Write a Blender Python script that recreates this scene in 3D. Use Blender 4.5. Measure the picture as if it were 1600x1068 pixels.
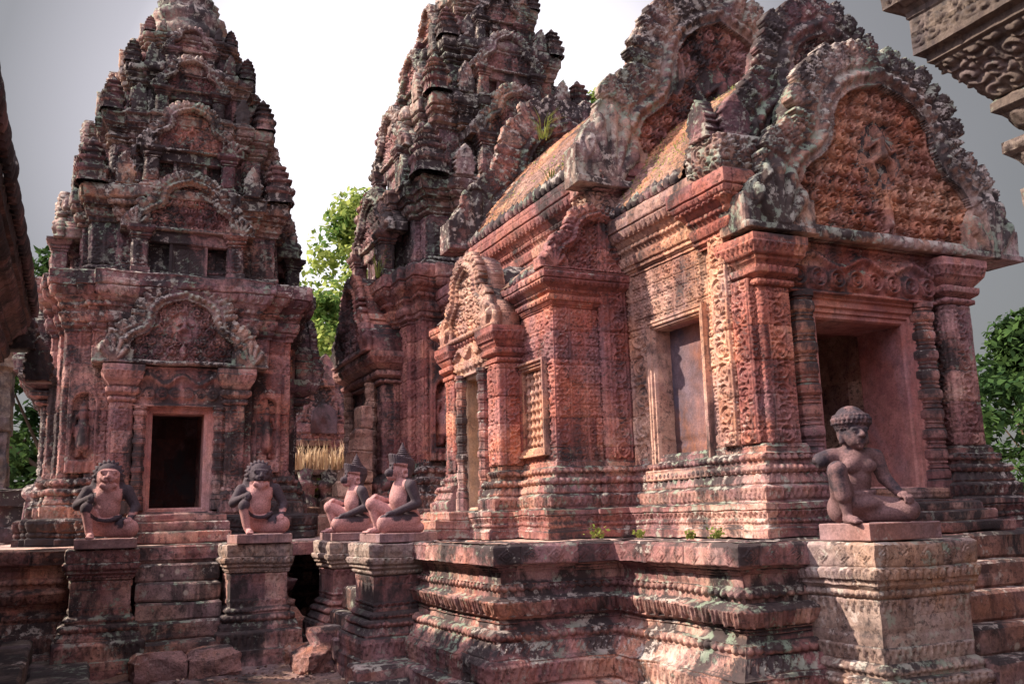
import bpy, math, random
import numpy as np
from math import radians, sin, cos, pi, tan, atan2, sqrt
from mathutils import Matrix, Vector
rng = np.random.default_rng(7); random.seed(7)
for o in list(bpy.data.objects): bpy.data.objects.remove(o)
scene = bpy.context.scene
col = scene.collection
# ------------------------------------------------------------------ camera, world, sun, exposure
FPX, YAW, PIT, ROL, EYE = 1450.0, radians(25.07), radians(10.62), radians(1.5), 0.20
fd = Vector((sin(YAW)*cos(PIT), cos(YAW)*cos(PIT), sin(PIT)))
r0 = Vector((cos(YAW), -sin(YAW), 0)); u0 = r0.cross(fd)
rr = r0*cos(ROL) - u0*sin(ROL); uu = u0*cos(ROL) + r0*sin(ROL)
cam = bpy.data.cameras.new('camera'); co = bpy.data.objects.new('camera', cam); col.objects.link(co)
M = Matrix.Identity(4)
for i in range(3): M[i][0], M[i][1], M[i][2] = rr[i], uu[i], -fd[i]
M[2][3] = EYE
co.matrix_world = M
cam.sensor_width = 36; cam.lens = FPX/1600*36; cam.clip_start = .05; cam.clip_end = 800
scene.camera = co
CAM = np.array([0, 0, EYE])
SUN_AZ = radians(27); SUN_EL = radians(41)          # sun stands towards -X, a little towards +Y
sd = Vector((-cos(SUN_AZ)*cos(SUN_EL), sin(SUN_AZ)*cos(SUN_EL), sin(SUN_EL)))
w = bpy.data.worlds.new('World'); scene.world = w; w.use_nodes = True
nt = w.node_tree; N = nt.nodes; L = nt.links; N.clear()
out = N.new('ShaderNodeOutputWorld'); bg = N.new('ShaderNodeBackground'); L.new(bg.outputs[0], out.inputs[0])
sky = N.new('ShaderNodeTexSky'); sky.sky_type = 'NISHITA'; sky.sun_disc = False
sky.sun_elevation = SUN_EL; sky.sun_rotation = atan2(sd.x, sd.y); sky.air_density = 1.2; sky.dust_density = 3
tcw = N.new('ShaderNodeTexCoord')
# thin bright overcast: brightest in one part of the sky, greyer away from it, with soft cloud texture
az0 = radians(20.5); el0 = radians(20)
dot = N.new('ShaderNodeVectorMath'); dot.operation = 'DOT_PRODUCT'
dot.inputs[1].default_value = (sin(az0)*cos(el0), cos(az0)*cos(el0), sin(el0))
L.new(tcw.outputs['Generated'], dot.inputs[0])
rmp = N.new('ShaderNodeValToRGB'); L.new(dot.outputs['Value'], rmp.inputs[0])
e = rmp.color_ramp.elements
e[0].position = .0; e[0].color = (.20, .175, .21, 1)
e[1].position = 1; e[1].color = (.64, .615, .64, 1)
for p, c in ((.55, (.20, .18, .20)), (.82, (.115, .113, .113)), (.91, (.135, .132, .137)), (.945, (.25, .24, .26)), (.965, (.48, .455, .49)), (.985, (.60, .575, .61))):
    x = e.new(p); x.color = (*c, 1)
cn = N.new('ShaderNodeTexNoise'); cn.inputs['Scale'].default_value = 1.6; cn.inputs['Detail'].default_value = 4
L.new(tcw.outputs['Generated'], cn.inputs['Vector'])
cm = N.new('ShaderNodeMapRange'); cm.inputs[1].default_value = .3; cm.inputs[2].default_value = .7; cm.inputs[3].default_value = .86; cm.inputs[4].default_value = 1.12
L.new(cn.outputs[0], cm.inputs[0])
# added bright sky cap above and behind the view, unseen, lighting the front faces
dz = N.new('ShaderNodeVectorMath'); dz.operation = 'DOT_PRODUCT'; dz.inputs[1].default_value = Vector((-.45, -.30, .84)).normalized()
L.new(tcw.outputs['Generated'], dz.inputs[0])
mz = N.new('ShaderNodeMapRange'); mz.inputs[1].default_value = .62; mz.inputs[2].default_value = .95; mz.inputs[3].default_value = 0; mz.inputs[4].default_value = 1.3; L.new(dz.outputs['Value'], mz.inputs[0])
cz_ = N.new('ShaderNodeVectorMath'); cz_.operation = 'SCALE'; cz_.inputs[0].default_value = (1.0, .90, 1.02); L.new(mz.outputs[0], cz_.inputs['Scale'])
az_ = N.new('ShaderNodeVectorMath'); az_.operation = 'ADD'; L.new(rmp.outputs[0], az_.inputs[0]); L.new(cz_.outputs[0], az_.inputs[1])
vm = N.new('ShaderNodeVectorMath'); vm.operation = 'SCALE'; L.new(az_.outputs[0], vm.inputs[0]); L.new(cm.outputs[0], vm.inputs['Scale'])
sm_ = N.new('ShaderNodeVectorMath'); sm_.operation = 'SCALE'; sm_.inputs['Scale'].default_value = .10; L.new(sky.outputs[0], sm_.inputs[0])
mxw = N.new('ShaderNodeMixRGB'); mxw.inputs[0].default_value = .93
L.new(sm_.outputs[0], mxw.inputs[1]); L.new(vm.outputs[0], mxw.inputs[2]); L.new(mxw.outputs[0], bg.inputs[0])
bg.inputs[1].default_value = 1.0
sl = bpy.data.lights.new('sun', 'SUN'); so = bpy.data.objects.new('sun', sl); col.objects.link(so)
sl.energy = 4.5; sl.angle = radians(.5); sl.color = (1, .83, .68)
so.rotation_euler = (-sd).to_track_quat('-Z', 'Y').to_euler()
scene.view_settings.view_transform = 'Standard'; scene.view_settings.look = 'None'
scene.view_settings.exposure = 1.1; scene.view_settings.gamma = 1
scene.cycles.max_bounces = 6; scene.cycles.diffuse_bounces = 3; scene.cycles.transmission_bounces = 3

# ------------------------------------------------------------------ materials
MAT = {}
def stone(name, cols, black=.5, lichen=.35, bl_scale=1.5, bump=.5, blocks=True, tint=(.03, .026, .028), rough=.86, spots=0.0, strat=0.0, grime=.75, runs=.65, warm=.45):
    m = bpy.data.materials.new(name); m.use_nodes = True; nt = m.node_tree; N = nt.nodes; L = nt.links; N.clear()
    out = N.new('ShaderNodeOutputMaterial'); b = N.new('ShaderNodeBsdfPrincipled'); L.new(b.outputs[0], out.inputs[0])
    g = N.new('ShaderNodeNewGeometry'); pos = g.outputs['Position']
    def noise(scale, det=5, rgh=.55, vec=None, dist=0):
        n = N.new('ShaderNodeTexNoise'); n.inputs['Scale'].default_value = scale; n.inputs['Detail'].default_value = det
        n.inputs['Roughness'].default_value = rgh; n.inputs['Distortion'].default_value = dist
        L.new(vec or pos, n.inputs['Vector']); return n.outputs[0]
    def vmul(v, s):
        k = N.new('ShaderNodeVectorMath'); k.operation = 'MULTIPLY'; k.inputs[1].default_value = s; L.new(v, k.inputs[0]); return k.outputs[0]
    def mt(op, a, b_, clamp=False):
        k = N.new('ShaderNodeMath'); k.operation = op; k.use_clamp = clamp
        for i, q in enumerate((a, b_)):
            if isinstance(q, (int, float)): k.inputs[i].default_value = q
            else: L.new(q, k.inputs[i])
        return k.outputs[0]
    def mr(v, a, b_, c, d):
        k = N.new('ShaderNodeMapRange'); L.new(v, k.inputs[0])
        for i, q in enumerate((a, b_, c, d)): k.inputs[i+1].default_value = q
        return k.outputs[0]
    def mix(f, a, b_, mode='MIX'):
        k = N.new('ShaderNodeMixRGB'); k.blend_type = mode
        for i, q in enumerate((f, a, b_)):
            if isinstance(q, (int, float)): k.inputs[i].default_value = q
            elif isinstance(q, tuple): k.inputs[i].default_value = (*q, 1)
            else: L.new(q, k.inputs[i])
        return k.outputs[0]
    n1 = noise(.9, 5, .6)
    if blocks:
        sp = N.new('ShaderNodeSeparateXYZ'); L.new(pos, sp.inputs[0])
        cz = mt('FLOOR', mt('DIVIDE', sp.outputs[2], .27), 0)
        cx = mt('FLOOR', mt('ADD', mt('DIVIDE', mt('ADD', sp.outputs[0], .137), .473), mt('MULTIPLY', cz, .5)), 0)
        cy = mt('FLOOR', mt('ADD', mt('DIVIDE', mt('ADD', sp.outputs[1], .137), .473), mt('MULTIPLY', cz, .5)), 0)
        cb = N.new('ShaderNodeCombineXYZ'); L.new(cx, cb.inputs[0]); L.new(cy, cb.inputs[1]); L.new(cz, cb.inputs[2])
        wn = N.new('ShaderNodeTexWhiteNoise'); L.new(cb.outputs[0], wn.inputs[0])
        n1 = mt('ADD', mt('MULTIPLY', mt('ADD', mt('MULTIPLY', noise(5, 5, .7), .5), mt('MULTIPLY', n1, .5)), .84), mt('MULTIPLY', wn.outputs[0], .16))
    rp = N.new('ShaderNodeValToRGB'); L.new(n1, rp.inputs[0]); el = rp.color_ramp.elements
    ps = [.30+.4*i/(len(cols)-1) for i in range(len(cols))]
    el[0].position = ps[0]; el[0].color = (*cols[0], 1); el[1].position = ps[-1]; el[1].color = (*cols[-1], 1)
    for p, c in list(zip(ps, cols))[1:-1]: q = el.new(p); q.color = (*c, 1)
    c = rp.outputs[0]
    if blocks: c = mix(1.0, c, mr(wn.outputs[0], 0, 1, .86, 1.12), 'MULTIPLY')
    if strat:
        c = mix(strat, c, mr(noise(1.0, 4, .6, vmul(pos, (.5, .5, 22))), .3, .7, .6, 1.3), 'MULTIPLY')
    if warm: c = mix(mr(noise(.62, 4, .6, None, .4), .50, .60, 0, warm), c, mix(1.0, c, (1.45, 1.0, .62), 'MULTIPLY'))
    if warm: c = mix(mr(noise(1.15, 5, .65, vmul(pos, (1, 1, .8)), .5), .50, .60, 0, .55), c, mix(1.0, mix(.55, c, (.27, .20, .215)), (.92, .96, 1.08), 'MULTIPLY'))
    c = mix(1.0, c, mr(noise(55, 3, .7), .3, .7, .78, 1.22), 'MULTIPLY')
    c = mix(1.0, c, mr(noise(9, 4, .6), .3, .7, .74, 1.24), 'MULTIPLY')
    nz = N.new('ShaderNodeSeparateXYZ'); L.new(g.outputs['Normal'], nz.inputs[0])
    bn = mt('ADD', noise(bl_scale, 7, .68, vmul(pos, (1, 1, .55)), .3), mt('MULTIPLY', nz.outputs[2], .10))
    gr = mt('MULTIPLY', mr(noise(26, 5, .75), .52, .60, 0, grime), mr(noise(2.2, 4, .6), .36, .56, .25, 1))
    c = mix(gr, c, mix(.5, tint, (.07, .045, .045)))
    rn = mt('MULTIPLY', mr(noise(1.0, 5, .65, vmul(pos, (7, 7, .55))), .53, .62, 0, runs), mr(noise(.9, 3), .42, .58, 0, 1))
    c = mix(rn, c, tint)
    t = .74-.42*black
    bf = mr(bn, t, t+.09, 0, .93)
    c = mix(bf, c, tint)
    if lichen > 0:
        lf = mt('MULTIPLY', mr(mt('ADD', noise(11, 6, .7), mt('MULTIPLY', nz.outputs[2], .06)), .62-.12*lichen, .68-.12*lichen, 0, 1),
                mr(noise(.8, 3, .5, vmul(pos, (1, 1, .8))), .52-.2*lichen, .62-.2*lichen, 0, 1))
        c = mix(mt('MULTIPLY', lf, .75), c, mix(mr(noise(1.3, 3), .42, .58, 0, 1), (.22, .29, .22), (.46, .41, .37)))
    if spots > 0:
        vo = N.new('ShaderNodeTexVoronoi'); vo.inputs['Scale'].default_value = 7; L.new(pos, vo.inputs['Vector'])
        sf = mt('MULTIPLY', mr(mt('ADD', vo.outputs[0], mt('MULTIPLY', noise(14, 3), .25)), .26, .34, 1, 0), mr(noise(2, 2), .5, .56, 0, spots))
        c = mix(sf, c, (.5, .43, .36))
    L.new(c, b.inputs['Base Color'])
    b.inputs['Roughness'].default_value = rough; b.inputs['Specular IOR Level'].default_value = .3
    bp = N.new('ShaderNodeBump'); bp.inputs['Strength'].default_value = bump; bp.inputs['Distance'].default_value = .012
    L.new(mt('ADD', noise(42, 5, .7), mt('MULTIPLY', noise(9, 4, .6), .9)), bp.inputs['Height'])
    L.new(bp.outputs[0], b.inputs['Normal'])
    MAT[name] = m; return m
RED = [(.11, .044, .046), (.26, .098, .092), (.39, .175, .14), (.51, .32, .23)]
PNK = [(.11, .052, .058), (.26, .12, .118), (.41, .22, .19), (.56, .40, .32)]
stone('sandstone_red', RED, black=.50, lichen=.12)
stone('sandstone_pink', PNK, black=.62, lichen=.25)
stone('sandstone_ochre', [(.19, .095, .08), (.36, .20, .155), (.48, .31, .235), (.56, .42, .33)], black=.42, lichen=.15)
stone('sandstone_tower', [(.055, .034, .045), (.17, .085, .095), (.32, .18, .17), (.47, .36, .31)], black=.76, lichen=.7, grime=.8)
stone('sandstone_crown', [(.08, .05, .055), (.20, .115, .105), (.34, .23, .19), (.48, .40, .33)], black=.70, lichen=.9, grime=.7)
stone('sandstone_base', [(.12, .055, .065), (.27, .125, .12), (.40, .23, .19), (.52, .36, .28)], black=.58, lichen=.5, bl_scale=1.9)
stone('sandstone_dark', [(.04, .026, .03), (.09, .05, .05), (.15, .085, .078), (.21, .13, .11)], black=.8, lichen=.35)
stone('sandstone_pale', [(.16, .11, .10), (.27, .195, .165), (.35, .27, .23), (.41, .33, .285)], black=.38, lichen=.5, bl_scale=2.2)
stone('sandstone_grey', [(.06, .048, .042), (.11, .085, .072), (.15, .12, .10), (.19, .155, .13)], black=.5, lichen=.2)
stone('step_stone', [(.12, .075, .07), (.23, .13, .115), (.30, .18, .15), (.38, .25, .20)], black=.62, lichen=.35, spots=.9, bl_scale=2.5)
stone('deck_stone', [(.30, .20, .18), (.40, .29, .25), (.46, .34, .30), (.52, .40, .35)], black=.22, lichen=.2, bl_scale=2.5, grime=.25, runs=.4)
stone('laterite', [(.16, .07, .06), (.26, .13, .10), (.32, .17, .13), (.38, .23, .18)], black=.40, lichen=.3, blocks=False, bump=1.6, bl_scale=3)
stone('opening_shade', [(.03, .015, .015), (.05, .02, .02), (.07, .03, .028), (.09, .04, .035)], black=.5, lichen=0)  # near-black palette puts the shade of openings into the colour
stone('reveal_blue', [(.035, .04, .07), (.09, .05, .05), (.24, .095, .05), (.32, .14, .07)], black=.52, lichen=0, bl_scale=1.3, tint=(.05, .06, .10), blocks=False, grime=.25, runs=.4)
stone('reveal_red', [(.22, .07, .06), (.34, .12, .10), (.42, .17, .14), (.46, .22, .17)], black=.2, lichen=0, blocks=False, grime=.25, runs=.4)
stone('reveal_cream', [(.24, .155, .115), (.33, .225, .16), (.40, .29, .205), (.46, .35, .25)], black=.2, lichen=0, blocks=False, grime=.25, runs=.4)
stone('roof_brick', [(.15, .08, .055), (.29, .15, .095), (.37, .21, .13), (.42, .29, .18)], black=.5, lichen=.2, bl_scale=1.2, bump=1.2)
stone('ruin_brick', [(.14, .07, .05), (.26, .14, .10), (.34, .20, .15), (.40, .27, .20)], black=.5, lichen=.35, bl_scale=2.5, bump=1.2)
stone('statue_stone', [(.17, .11, .12), (.23, .14, .14), (.28, .17, .165), (.33, .21, .19)], black=.12, lichen=.05, blocks=False, bump=.5, bl_scale=4, grime=.25, runs=.4)

stone('gable_pale', [(.16, .09, .085), (.30, .19, .165), (.40, .29, .26), (.50, .41, .36)], black=.74, lichen=.9, grime=.5, runs=.9)
stone('tympanum_tan', [(.19, .075, .065), (.33, .145, .11), (.44, .23, .16), (.52, .33, .24)], black=.42, lichen=.1, grime=.5)
stone('frame_pink', [(.24, .09, .09), (.38, .165, .15), (.46, .24, .21), (.54, .33, .27)], black=.22, lichen=.05, blocks=False, grime=.35, runs=.4)

def leafmat(name, c1, c2, trans=.35):
    m = bpy.data.materials.new(name); m.use_nodes = True; nt = m.node_tree; N = nt.nodes; L = nt.links; N.clear()
    out = N.new('ShaderNodeOutputMaterial'); d = N.new('ShaderNodeBsdfDiffuse'); t = N.new('ShaderNodeBsdfTranslucent'); mx = N.new('ShaderNodeMixShader')
    g = N.new('ShaderNodeNewGeometry'); no = N.new('ShaderNodeTexNoise'); no.inputs['Scale'].default_value = .7; no.inputs['Detail'].default_value = 4
    L.new(g.outputs['Position'], no.inputs['Vector'])
    ad = N.new('ShaderNodeMath'); ad.operation = 'ADD'; L.new(no.outputs[0], ad.inputs[0]); 
    mu = N.new('ShaderNodeMath'); mu.operation = 'MULTIPLY_ADD'; L.new(g.outputs['Random Per Island'], mu.inputs[0]); mu.inputs[1].default_value = .3; mu.inputs[2].default_value = -.15
    L.new(mu.outputs[0], ad.inputs[1])
    rp = N.new('ShaderNodeValToRGB'); L.new(ad.outputs[0], rp.inputs[0]); rp.color_ramp.elements[0].position = .35; rp.color_ramp.elements[1].position = .65
    rp.color_ramp.elements[0].color = (*c1, 1); rp.color_ramp.elements[1].color = (*c2, 1)
    L.new(rp.outputs[0], d.inputs[0]); L.new(rp.outputs[0], t.inputs[0]); mx.inputs[0].default_value = trans
    L.new(d.outputs[0], mx.inputs[1]); L.new(t.outputs[0], mx.inputs[2]); L.new(mx.outputs[0], out.inputs[0])
    MAT[name] = m
leafmat('leaf_bright', (.10, .19, .05), (.46, .54, .16), .5)
leafmat('leaf_dark', (.025, .055, .022), (.07, .13, .04), .3)
leafmat('leaf_weed', (.07, .13, .03), (.24, .27, .07), .35)
leafmat('straw', (.60, .44, .28), (.78, .64, .46), .4)
leafmat('dry_leaf', (.16, .09, .05), (.45, .34, .26), .1)
leafmat('bark', (.08, .06, .045), (.16, .12, .09), 0)

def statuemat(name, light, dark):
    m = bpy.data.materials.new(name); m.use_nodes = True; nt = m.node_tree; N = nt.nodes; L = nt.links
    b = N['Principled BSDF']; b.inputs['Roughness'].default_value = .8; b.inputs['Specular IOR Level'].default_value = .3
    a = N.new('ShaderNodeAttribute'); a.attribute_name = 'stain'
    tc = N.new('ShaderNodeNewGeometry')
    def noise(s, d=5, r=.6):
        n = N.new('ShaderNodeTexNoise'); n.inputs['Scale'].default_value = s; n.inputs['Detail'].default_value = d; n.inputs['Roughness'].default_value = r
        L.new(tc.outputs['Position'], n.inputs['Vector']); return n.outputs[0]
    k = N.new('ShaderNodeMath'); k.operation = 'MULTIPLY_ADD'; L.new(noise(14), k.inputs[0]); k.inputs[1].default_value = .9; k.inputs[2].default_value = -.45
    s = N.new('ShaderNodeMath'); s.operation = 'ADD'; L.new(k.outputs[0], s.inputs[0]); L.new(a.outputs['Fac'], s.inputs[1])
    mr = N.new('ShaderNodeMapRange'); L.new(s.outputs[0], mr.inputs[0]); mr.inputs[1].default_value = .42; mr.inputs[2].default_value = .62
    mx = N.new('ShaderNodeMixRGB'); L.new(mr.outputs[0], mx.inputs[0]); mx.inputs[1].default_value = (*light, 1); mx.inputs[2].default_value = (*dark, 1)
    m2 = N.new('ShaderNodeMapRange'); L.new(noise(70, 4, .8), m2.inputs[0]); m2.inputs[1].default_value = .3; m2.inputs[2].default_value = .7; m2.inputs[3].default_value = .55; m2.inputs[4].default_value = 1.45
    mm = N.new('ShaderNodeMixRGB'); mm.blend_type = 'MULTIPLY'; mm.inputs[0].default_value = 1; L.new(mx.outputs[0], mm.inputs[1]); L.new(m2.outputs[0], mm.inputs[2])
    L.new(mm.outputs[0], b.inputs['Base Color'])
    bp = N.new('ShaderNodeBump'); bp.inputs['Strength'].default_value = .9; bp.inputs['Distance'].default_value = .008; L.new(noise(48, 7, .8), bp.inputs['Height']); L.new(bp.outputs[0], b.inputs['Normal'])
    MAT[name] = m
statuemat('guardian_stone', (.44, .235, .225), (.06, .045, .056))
statuemat('kneeling_stone', (.17, .10, .102), (.045, .036, .046))

# ------------------------------------------------------------------ mesh helpers
def hsh(*a):
    s = 0
    for i, k in enumerate(a): s = s + k*(12.9898, 78.233, 37.719, 4.581)[i]
    v = np.sin(s)*43758.5453
    return v-np.floor(v)
_dirs = rng.normal(size=(10, 3)); _ph = rng.uniform(0, 6.28, 10)
def wob(P, f, k=0):
    s = np.zeros(len(P))
    for i in range(5):
        s += np.sin(P@(_dirs[(i+k) % 10]*f)+_ph[(i*3+k) % 10])*np.sin(P@(_dirs[(i*2+k+1) % 10]*f*1.7)+_ph[(i+k) % 10])
    return s/2.5
class MB:
    def __init__(s): s.V = []; s.F = []; s.T = []; s.n = 0; s.A = []
    def add(s, V, F=None, T=None, a=None):
        V = np.asarray(V, dtype=np.float64).reshape(-1, 3)
        if F is not None and len(F): s.F.append(np.asarray(F, dtype=np.int64).reshape(-1, 4)+s.n)
        if T is not None and len(T): s.T.append(np.asarray(T, dtype=np.int64).reshape(-1, 3)+s.n)
        s.V.append(V); s.n += len(V)
        s.A.append(np.zeros(len(V)) if a is None else a)
        return s
    def build(s, name, mat, parent=None, smooth=True, wobble=.004, loc=None):
        V = np.concatenate(s.V)
        if wobble:
            V = V+np.stack([wob(V, 5, 0), wob(V, 5, 3), wob(V, 5, 6)], 1)*wobble+np.stack([wob(V, 23, 1), wob(V, 23, 4), wob(V, 23, 7)], 1)*wobble*.45
        base = np.zeros(3)
        if parent is not None:
            p = parent; q = Vector((0, 0, 0))
            base = np.array(p['_o']) if '_o' in p else base
        elif loc is not None: base = np.array(loc)
        V = V-base
        me = bpy.data.meshes.new(name)
        F = np.concatenate(s.F) if s.F else np.zeros((0, 4), int); T = np.concatenate(s.T) if s.T else np.zeros((0, 3), int)
        nf, ntr = len(F), len(T)
        me.vertices.add(len(V)); me.vertices.foreach_set('co', V.astype(np.float32).ravel())
        me.loops.add(nf*4+ntr*3); me.polygons.add(nf+ntr)
        me.loops.foreach_set('vertex_index', np.concatenate([F.ravel(), T.ravel()]).astype(np.int32))
        me.polygons.foreach_set('loop_start', np.concatenate([np.arange(nf)*4, nf*4+np.arange(ntr)*3]).astype(np.int32))
        me.polygons.foreach_set('use_smooth', np.full(nf+ntr, smooth))
        A = np.concatenate(s.A)
        if A.any():
            at = me.attributes.new('stain', 'FLOAT', 'POINT'); at.data.foreach_set('value', A.astype(np.float32))
        me.update(calc_edges=True)
        me.materials.append(MAT[mat])
        o = bpy.data.objects.new(name, me); col.objects.link(o)
        if parent is not None: o.parent = parent
        else: o.location = base
        if parent is not None and '_o' in parent and parent.type == 'MESH': pass
        return o
_roots = []
def thing(name, label, cat, loc, group=None, kind=None):
    o = bpy.data.objects.new(name, None); col.objects.link(o); o.location = loc; o.empty_display_size = .2
    if label: o['label'] = label; o['category'] = cat
    if group: o['group'] = group
    if kind: o['kind'] = kind
    o['_o'] = tuple(loc); _roots.append(o); return o
def tag(o, label=None, cat=None, group=None, kind=None):
    if label: o['label'] = label
    if cat: o['category'] = cat
    if group: o['group'] = group
    if kind: o['kind'] = kind
    return o
def sub(o, root):            # let a mesh part own sub-parts
    o['_o'] = tuple(root['_o']); _roots.append(o); return o
def link_copy(o, parent, loc=None, rot=None, label=None, group=None, scale=None):
    c = o.copy(); col.objects.link(c); c.parent = parent
    if loc is not None: c.location = loc
    if rot is not None: c.rotation_euler = rot
    if scale is not None: c.scale = scale
    if label: c['label'] = label
    if group: c['group'] = group
    return c
def copy_tree(o, parent=None):
    c = link_copy(o, parent)
    for ch in list(o.children): copy_tree(ch, c)
    return c

# ---- relief height functions: u, v in metres (arrays), L,H extents -> height in metres
def foli(x, y, s, sd_=0.):
    gx = x/s; gy = y/s; ix = np.floor(gx); iy = np.floor(gy)
    d1 = np.full(x.shape, 9.); d2 = np.full(x.shape, 9.); vx = np.zeros(x.shape); vy = np.zeros(x.shape); hh = np.zeros(x.shape)
    for i in (-1, 0, 1):
        for j in (-1, 0, 1):
            cx = ix+i; cy = iy+j
            a = hsh(cx, cy, 1.+sd_); b = hsh(cx, cy, 2.+sd_)
            dx = cx+.5+(a-.5)*.55-gx; dy = cy+.5+(b-.5)*.55-gy; d = np.hypot(dx, dy)
            m = d < d1
            d2 = np.where(m, d1, np.minimum(d2, d)); vx = np.where(m, dx, vx); vy = np.where(m, dy, vy); hh = np.where(m, a, hh); d1 = np.where(m, d, d1)
    th = np.arctan2(vy, vx); sg = np.where(hh > .5, 1., -1.)
    h = .5+.5*np.sin(th*sg+d1*15+hh*6)
    h = h*.75+.35*np.exp(-(d1/.16)**2)
    return h*np.clip((d2-d1)*5+.12, 0, 1)
def grid_r(u, v, L, H, s=.165):
    nu = max(1, round(L/s)); nv = max(1, round(H/s)); su = L/nu; sv = H/nv
    iu = np.floor(u/su); iv = np.floor(v/sv)
    cx = u/su-iu-.5; cy = v/sv-iv-.5
    m = np.maximum(abs(cx), abs(cy))
    bd = np.clip((.455-m)*22, 0, 1)
    r = np.hypot(cx, cy); th = np.arctan2(cy, cx)
    ring = np.exp(-((r-.30)/.055)**2)*(.65+.35*np.cos(th*8)); pet = (r < .22)*(.45+.45*np.cos(th*4))*np.clip((.22-r)*12, 0, 1)+np.exp(-(r/.06)**2)*.7
    cr = np.hypot(abs(cx)-.36, abs(cy)-.36); co_ = np.exp(-(cr/.07)**2)*.8
    fr = np.exp(-((m-.42)/.03)**2)*.9
    return bd*np.clip(np.maximum(np.maximum(ring, pet), np.maximum(co_, fr)), 0, 1.1)*(.8+.4*hsh(iu, iv))
def scroll_r(u, v, L, H, s=None):
    s = s or L
    i = np.floor(v/(s*.86)); cy = v/(s*.86)-i-.5; cx = u/L-.5
    sg = np.where(i % 2 > .5, 1., -1.)
    r = np.hypot(cx*L, cy*s*.86)/s; th = np.arctan2(cy, cx)
    h = np.exp(-((r-.33)/.045)**2)+np.exp(-((r-.19)/.045)**2)*(.6+.4*np.sin(th*sg*2+1))+np.exp(-(r/.075)**2)*1.1
    h += (r > .38)*(.35+.35*np.sin(th*9*sg+r*20))
    h = np.clip(h, 0, 1.1)
    rail = (abs(cx) > .455)*1.0; gut = ((abs(cx) > .415) & (abs(cx) <= .455))
    return np.where(rail > 0, .9, np.where(gut, 0, h))
def bead_r(u, v, L, H, s=None):
    s = s or H*1.15; n = max(1, round(L/s)); c = (u/L*n) % 1-.5; y = v/H-.5
    return np.sqrt(np.clip(1-(c*2.1)**2-(y*2.1)**2, 0, 1))
def petal_r(u, v, L, H, s=None, down=False):
    s = s or H*.9; n = max(1, round(L/s)); c = abs((u/L*n) % 1-.5)*2; y = v/H
    if down: y = 1-y
    wd = np.sqrt(np.clip(1-y**2.2, 0, 1)); q = c/np.maximum(wd, .05)
    return np.where(q < 1, .35+.65*np.sqrt(np.clip(1-q**2, 0, 1)), 0)*(.8+.2*np.cos(c*9))
def diamond_r(u, v, L, H):
    s = H*1.5; n = max(1, round(L/s)); c = abs((u/L*n) % 1-.5)*2; y = abs(v/H-.5)*2
    q = c*.95+y*.8
    return np.where(q < .72, .75*(1-q)+.3*np.cos(q*22), 0.15)*np.clip((1-y)*6, 0, 1)+(y > .9)*.5
def leafb_r(u, v, L, H):
    s = .06; n = max(1, round(L/s)); c = abs((u/L*n) % 1-.5)*2; y = v/H
    return np.where(y > .25+.6*c, .6+.3*np.cos(c*8), .0)
RAMP = 1.75
def reltag(t, u, v, L, H, P):
    """returns height (m)"""
    if t in ('plain', None): return np.zeros(u.shape)
    if t == 'bead': return bead_r(u, v, L, H)*H*.42
    if t == 'petal': return petal_r(u, v, L, H)*min(.022, H*.35)
    if t == 'petald': return petal_r(u, v, L, H, down=True)*min(.022, H*.35)
    if t == 'diamond': return diamond_r(u, v, L, H)*.012
    if t == 'leaf': return leafb_r(u, v, L, H)*.010
    if t == 'rail': return (.5+.5*np.sin(v*2*pi/.035))*.006
    if t == 'fol': return foli(u, v, .075, L*7)*.014
    if t == 'folb': return foli(u, v, .12, L*7)*.02
    if t == 'scroll':
        if L < .22: return scroll_r(u, v, L, H)*.016
        a = L*.19; cw = L-2*a
        return np.where((u > a) & (u < L-a), scroll_r(np.clip(u-a, 0, cw), v, cw, H)*.017, (.25+.75*foli(u, v, .05, L))*.011)
    if t == 'brick':
        c_ = np.floor(v/.055); uu_ = u/.16+c_*.5; iu = np.floor(uu_); m = np.minimum(np.minimum(uu_-iu, 1-uu_+iu)*.16, np.minimum(v/.055-c_, 1-v/.055+c_)*.055)
        return np.clip(m/.009, 0, 1)*.012+hsh(iu, c_, 3.)*.009
    if t == 'scrollh': return scroll_r(v, u, H, L)*.014
    if t == 'grid': return grid_r(u, v, L, H)*.014
    if t == 'wall' or t == 'wallg':
        if L < .42:
            k = max(1, round(L/.2)); w_ = L/k
            return scroll_r(u % w_, v, w_, H)*.015
        wd = min(.17, L*.22)
        a = scroll_r(np.where(u < wd, u, L-u), v, wd, H)*.016
        b = (grid_r(u-wd, v, L-2*wd, H) if t == 'wallg' else foli(u, v, .09, L))*.014
        return np.where((u < wd) | (u > L-wd), a, b)
    raise KeyError(t)
def masonry(P, amp):
    cz = np.floor(P[:, 2]/.27); sx = (P[:, 0]+.137)/.473+cz*.5; sy = (P[:, 1]+.137)/.473+cz*.5
    h = hsh(np.floor(sx), np.floor(sy), cz)
    fz = P[:, 2]/.27-cz; g = np.minimum(fz, 1-fz)*.27
    fx = sx-np.floor(sx); fy = sy-np.floor(sy); g = np.minimum(g, np.minimum(np.minimum(fx, 1-fx), np.minimum(fy, 1-fy))*.473)
    gr = -.013*np.clip(1.2-g/.008, 0, 1)
    return (h-.5)*amp+gr
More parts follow.
